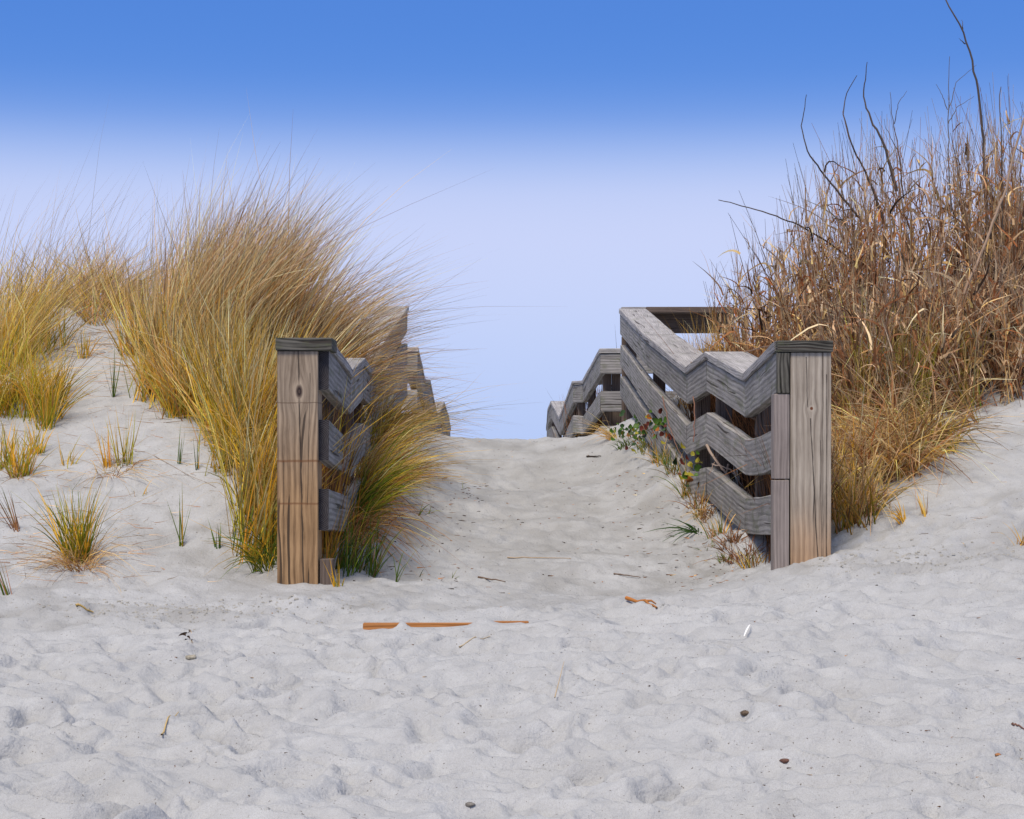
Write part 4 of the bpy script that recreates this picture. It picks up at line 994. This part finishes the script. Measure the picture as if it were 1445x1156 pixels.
stick('loose_straw', 'upright pale straw on the beach below the driftwood stick', (783, 990), (796, 940), .002, (.5, .38, .24), (.5, .38, .24), 'straw', .012)
stick('fallen_twig', 'reddish twig on the beach at the right photo edge', (1428, 1027), (1447, 1036), .004, (.20, .11, .08), (.2, .1, .08), 'twig')
stick('loose_straw', 'golden stub of reed lying on the sand at the foot of the left dune', (107, 857), (132, 866), .006, (.48, .33, .12), (.48, .33, .12), 'straw')
stick('loose_straw', 'long thin dead stem lying on the left dune', (190, 638), (305, 690), .002, (.30, .22, .16), (.30, .22, .16), 'straw')

# white feather
def feather():
    g = ray_ground(1050, 904); e = ray_ground(1059, 888)
    d = e - g; Lf = np.linalg.norm(d); d /= Lf; sd_ = np.cross(d, (0, 0, 1)); sd_ /= np.linalg.norm(sd_)
    root = empty('feather', g); tag(root, 'small white feather lying on the beach below the right railing', 'feather')
    w = NT('feather_white'); w.b.inputs['Base Color'].default_value = (.85, .85, .86, 1)
    nz = w.noise(w.n('ShaderNodeTexCoord').outputs['Object'], 900, 2); w.put(w.b.inputs['Normal'], w.bump(nz, .3, .002))
    v = Veg(); n = 11; t = np.linspace(0, 1, n); c = g + d * Lf * t[:, None] + np.array((0, 0, 1)) * (.012 + .02 * t * (1 - t))[:, None]
    v.tube(c, .0012, .0005, (.8, .8, .78), (.8, .8, .8), 5); v.build('shaft', M_twig, g, root)
    V = []; 
    for i in range(n):
        wv = .0035 * math.sin(math.pi * min(1, t[i] * .9 + .1)) ** .7
        for s_ in (-1, 0, 1): V.append(c[i] + sd_ * wv * s_ + np.array((0, 0, 1)) * (.003 * abs(s_)))
    V = np.array(V); Fc = [(3 * i + k, 3 * i + k + 1, 3 * i + k + 4, 3 * i + k + 3) for i in range(n - 1) for k in (0, 1)]
    mesh_obj('vane', V - g, Fc, w.m, root, smooth=True)
feather()
# stones / shells
def lump(name, label, px, py, s_, c, cat):
    import bmesh
    g = ray_ground(px, py); bm = bmesh.new(); bmesh.ops.create_icosphere(bm, subdivisions=2, radius=1)
    for q in bm.verts:
        f = 1 + .22 * math.sin(q.co.x * 4 + px) * math.cos(q.co.y * 3 + py) + rng.normal(0, .05)
        q.co = Vector((q.co.x * s_ * 1.5 * f, q.co.y * s_ * f, q.co.z * s_ * .7 * f))
    me = bpy.data.meshes.new(name); bm.to_mesh(me); bm.free(); me.polygons.foreach_set('use_smooth', [True] * len(me.polygons))
    w = NT(name + '_surface'); nz = w.noise(w.n('ShaderNodeTexCoord').outputs['Object'], 90, 3)
    w.put(w.b.inputs['Base Color'], w.ramp(nz, [(.35, tuple(x * .55 for x in c)), (.65, c)])); me.materials.append(w.m)
    o = bpy.data.objects.new(name, me); COL.objects.link(o); o.location = g + (0, 0, s_ * .2); tag(o, label, cat)
lump('pebble', 'tan pebble lying below the dark leaf scrap on the left beach', 270, 930, .014, (.42, .38, .30), 'pebble')
lump('dried_kelp', 'dark curled seaweed scrap left of the shells at lower right of the beach', 1052, 1012, .012, (.14, .10, .07), 'seaweed')
lump('dried_kelp', 'small reddish brown scrap of seaweed on the beach above the lower right corner', 1108, 1076, .010, (.16, .08, .06), 'seaweed')
lump('pebble', 'small orange pebble on the beach near the lower right corner', 1408, 1067, .006, (.45, .20, .08), 'pebble')
lump('pebble', 'dark grey pebble on the beach near the bottom centre', 663, 1138, .009, (.22, .20, .18), 'pebble')
# curled dark leaf scrap on the left of the beach
v = Veg(); g = ray_ground(267, 904)
v.blades(np.tile(g + (0, 0, .012), (7, 1)) + rng.normal(0, .008, (7, 3)), .028, np.stack([rng.normal(0, 1, 7), rng.normal(0, .5, 7), np.full(7, .5)], -1), np.stack([rng.normal(0, .4, 7), np.zeros(7), np.full(7, -.8)], -1), .012, pick(7, {'dark': 1}), pick(7, {'grey': 1, 'dark': 1}), 5)
tag(v.build('leaf_scrap', M_twig, g), 'dark curled leaf scrap on the beach left of the left post', 'dead leaf')

# scattered specks and crumbs of plant litter, uncountable
v = Veg()
def crumbs(n, xr_, yr_, Lr, wr, pal, clusters=None):
    x = rng.uniform(*xr_, n); y = rng.uniform(*yr_, n)
    B = np.stack([x, y, H(x, y) + .0015], -1); th = rng.random(n) * 6.28
    d0 = np.stack([np.cos(th), np.sin(th) * .6, rng.uniform(0, .12, n)], -1)
    v.blades(B, rng.uniform(*Lr, n), d0, rng.normal(0, .12, (n, 3)), rng.uniform(*wr, n), pick(n, pal), pick(n, pal), 2)
crumbs(420, (-.75, 1.1), (8.8, 17), (.008, .04), (.003, .008), {'dark': 2, 'brown': 1, 'straw': .3})
crumbs(260, (-.75, -.2), (9.2, 13.5), (.01, .05), (.003, .008), {'dark': 2, 'brown': 1})
crumbs(260, (.7, 1.2), (8.9, 14), (.01, .05), (.003, .008), {'dark': 2, 'brown': 1, 'straw': .5})
crumbs(350, (-3, 3), (4.6, 8.3), (.004, .018), (.002, .006), {'dark': 2, 'brown': 1, 'grey': .5})
crumbs(500, (-3, -1.2), (8.6, 13), (.02, .18), (.0015, .0035), {'brown': 1, 'tan': 1, 'dark': .3})
crumbs(130, (-2.5, -1.75), (8.55, 9.5), (.08, .28), (.002, .0035), {'tan': 1, 'brown': 1})
crumbs(160, (-3, -1.6), (9.5, 11.2), (.06, .26), (.0015, .003), {'tan': 1, 'brown': 1, 'grey': .5})
crumbs(700, (-2.9, -1.7), (11.2, 13.6), (.05, .30), (.002, .005), {'brown': 1, 'tan': 1, 'dark': .2, 'grey': .6})
crumbs(250, (2.4, 3.6), (10.4, 12.5), (.03, .2), (.002, .005), {'brown': 1, 'tan': .6, 'dark': .8})
crumbs(200, (1.7, 3.4), (8.4, 12), (.01, .10), (.002, .004), {'brown': 1, 'tan': .7, 'dark': .6})
tag(v.build('sand_litter', M_twig, (0, 9, -.5)), 'scattered specks, crumbs and stems of plant litter on the sand', kind='stuff')
# crumbled damp sand lumps at the dune foot
v = Veg(); 
n = 1100
xs = np.r_[rng.normal(-1.35, .35, n // 2), rng.uniform(1.35, 2.9, n - n // 2)]
yb = 8.3 + .25 * np.sin(xs * .9) - .35 * sstep(1.4, 3.5, xs) + rng.normal(.05, .14, n)
zs = H(xs, yb)
ss = rng.uniform(.0015, .0055, n)
cube = np.array([(-1, -1, -1), (1, -1, -1), (1, 1, -1), (-1, 1, -1), (-.6, -.6, 1), (.6, -.6, 1), (.6, .6, 1), (-.6, .6, 1)], float)
Vc = cube[None] * ss[:, None, None] * np.stack([rng.uniform(.8, 1.8, n), rng.uniform(.8, 1.2, n), rng.uniform(.4, .8, n)], -1)[:, None] * (1 + rng.normal(0, .18, (n, 8, 3)))
Vc += np.stack([xs, yb, zs + ss * .2], -1)[:, None]
fq = np.array([(0, 1, 5, 4), (1, 2, 6, 5), (2, 3, 7, 6), (3, 0, 4, 7), (4, 5, 6, 7)])
v.V.append(Vc.reshape(-1, 3)); v.Fq.append((fq[None] + (np.arange(n) * 8)[:, None, None]).reshape(-1, 4)); v.C.append(np.repeat(np.array([(.40, .385, .355)]) * rng.uniform(.65, .9, (n, 1)), 8, 0)); v.n += n * 8
tag(v.build('sand_crumbs', M_twig, (0, 8.3, -.5)), 'broken lumps of damp sand along the foot of the dunes', kind='stuff')

# repeats of one kind share a group
GR = {'grass_tuft': 'grass tufts on the dunes and banks', 'grass_sprig': 'small sprigs growing on the path', 'dead_branch': 'bare branches above the right thicket',
      'reed_thicket': 'reed thickets on the right dune', 'golden_grass_clump': 'golden grass clumps beside the railings', 'dune_grass_clump': 'grass clumps at the left edge of the dune',
      'broadleaf_vine': 'vines along the right railing', 'fallen_twig': 'twigs lying on the sand', 'loose_straw': 'straws lying on the sand', 'broken_twig': 'twigs caught on the right railing',
      'dry_brush': 'dry brush behind the railings', 'timber_railing': 'near railings on both sides of the path', 'far_railing': 'distant railings beyond the crest', 'pebble': 'pebbles on the beach',
      'dried_kelp': 'seaweed scraps on the beach', 'green_grass_spray': 'green blades among the right reeds', 'leaning_stalk': 'stalks standing in the right thicket'}
for o in S.objects:
    k = o.name.split('.')[0]
    if o.parent is None and k in GR: o['group'] = GR[k]
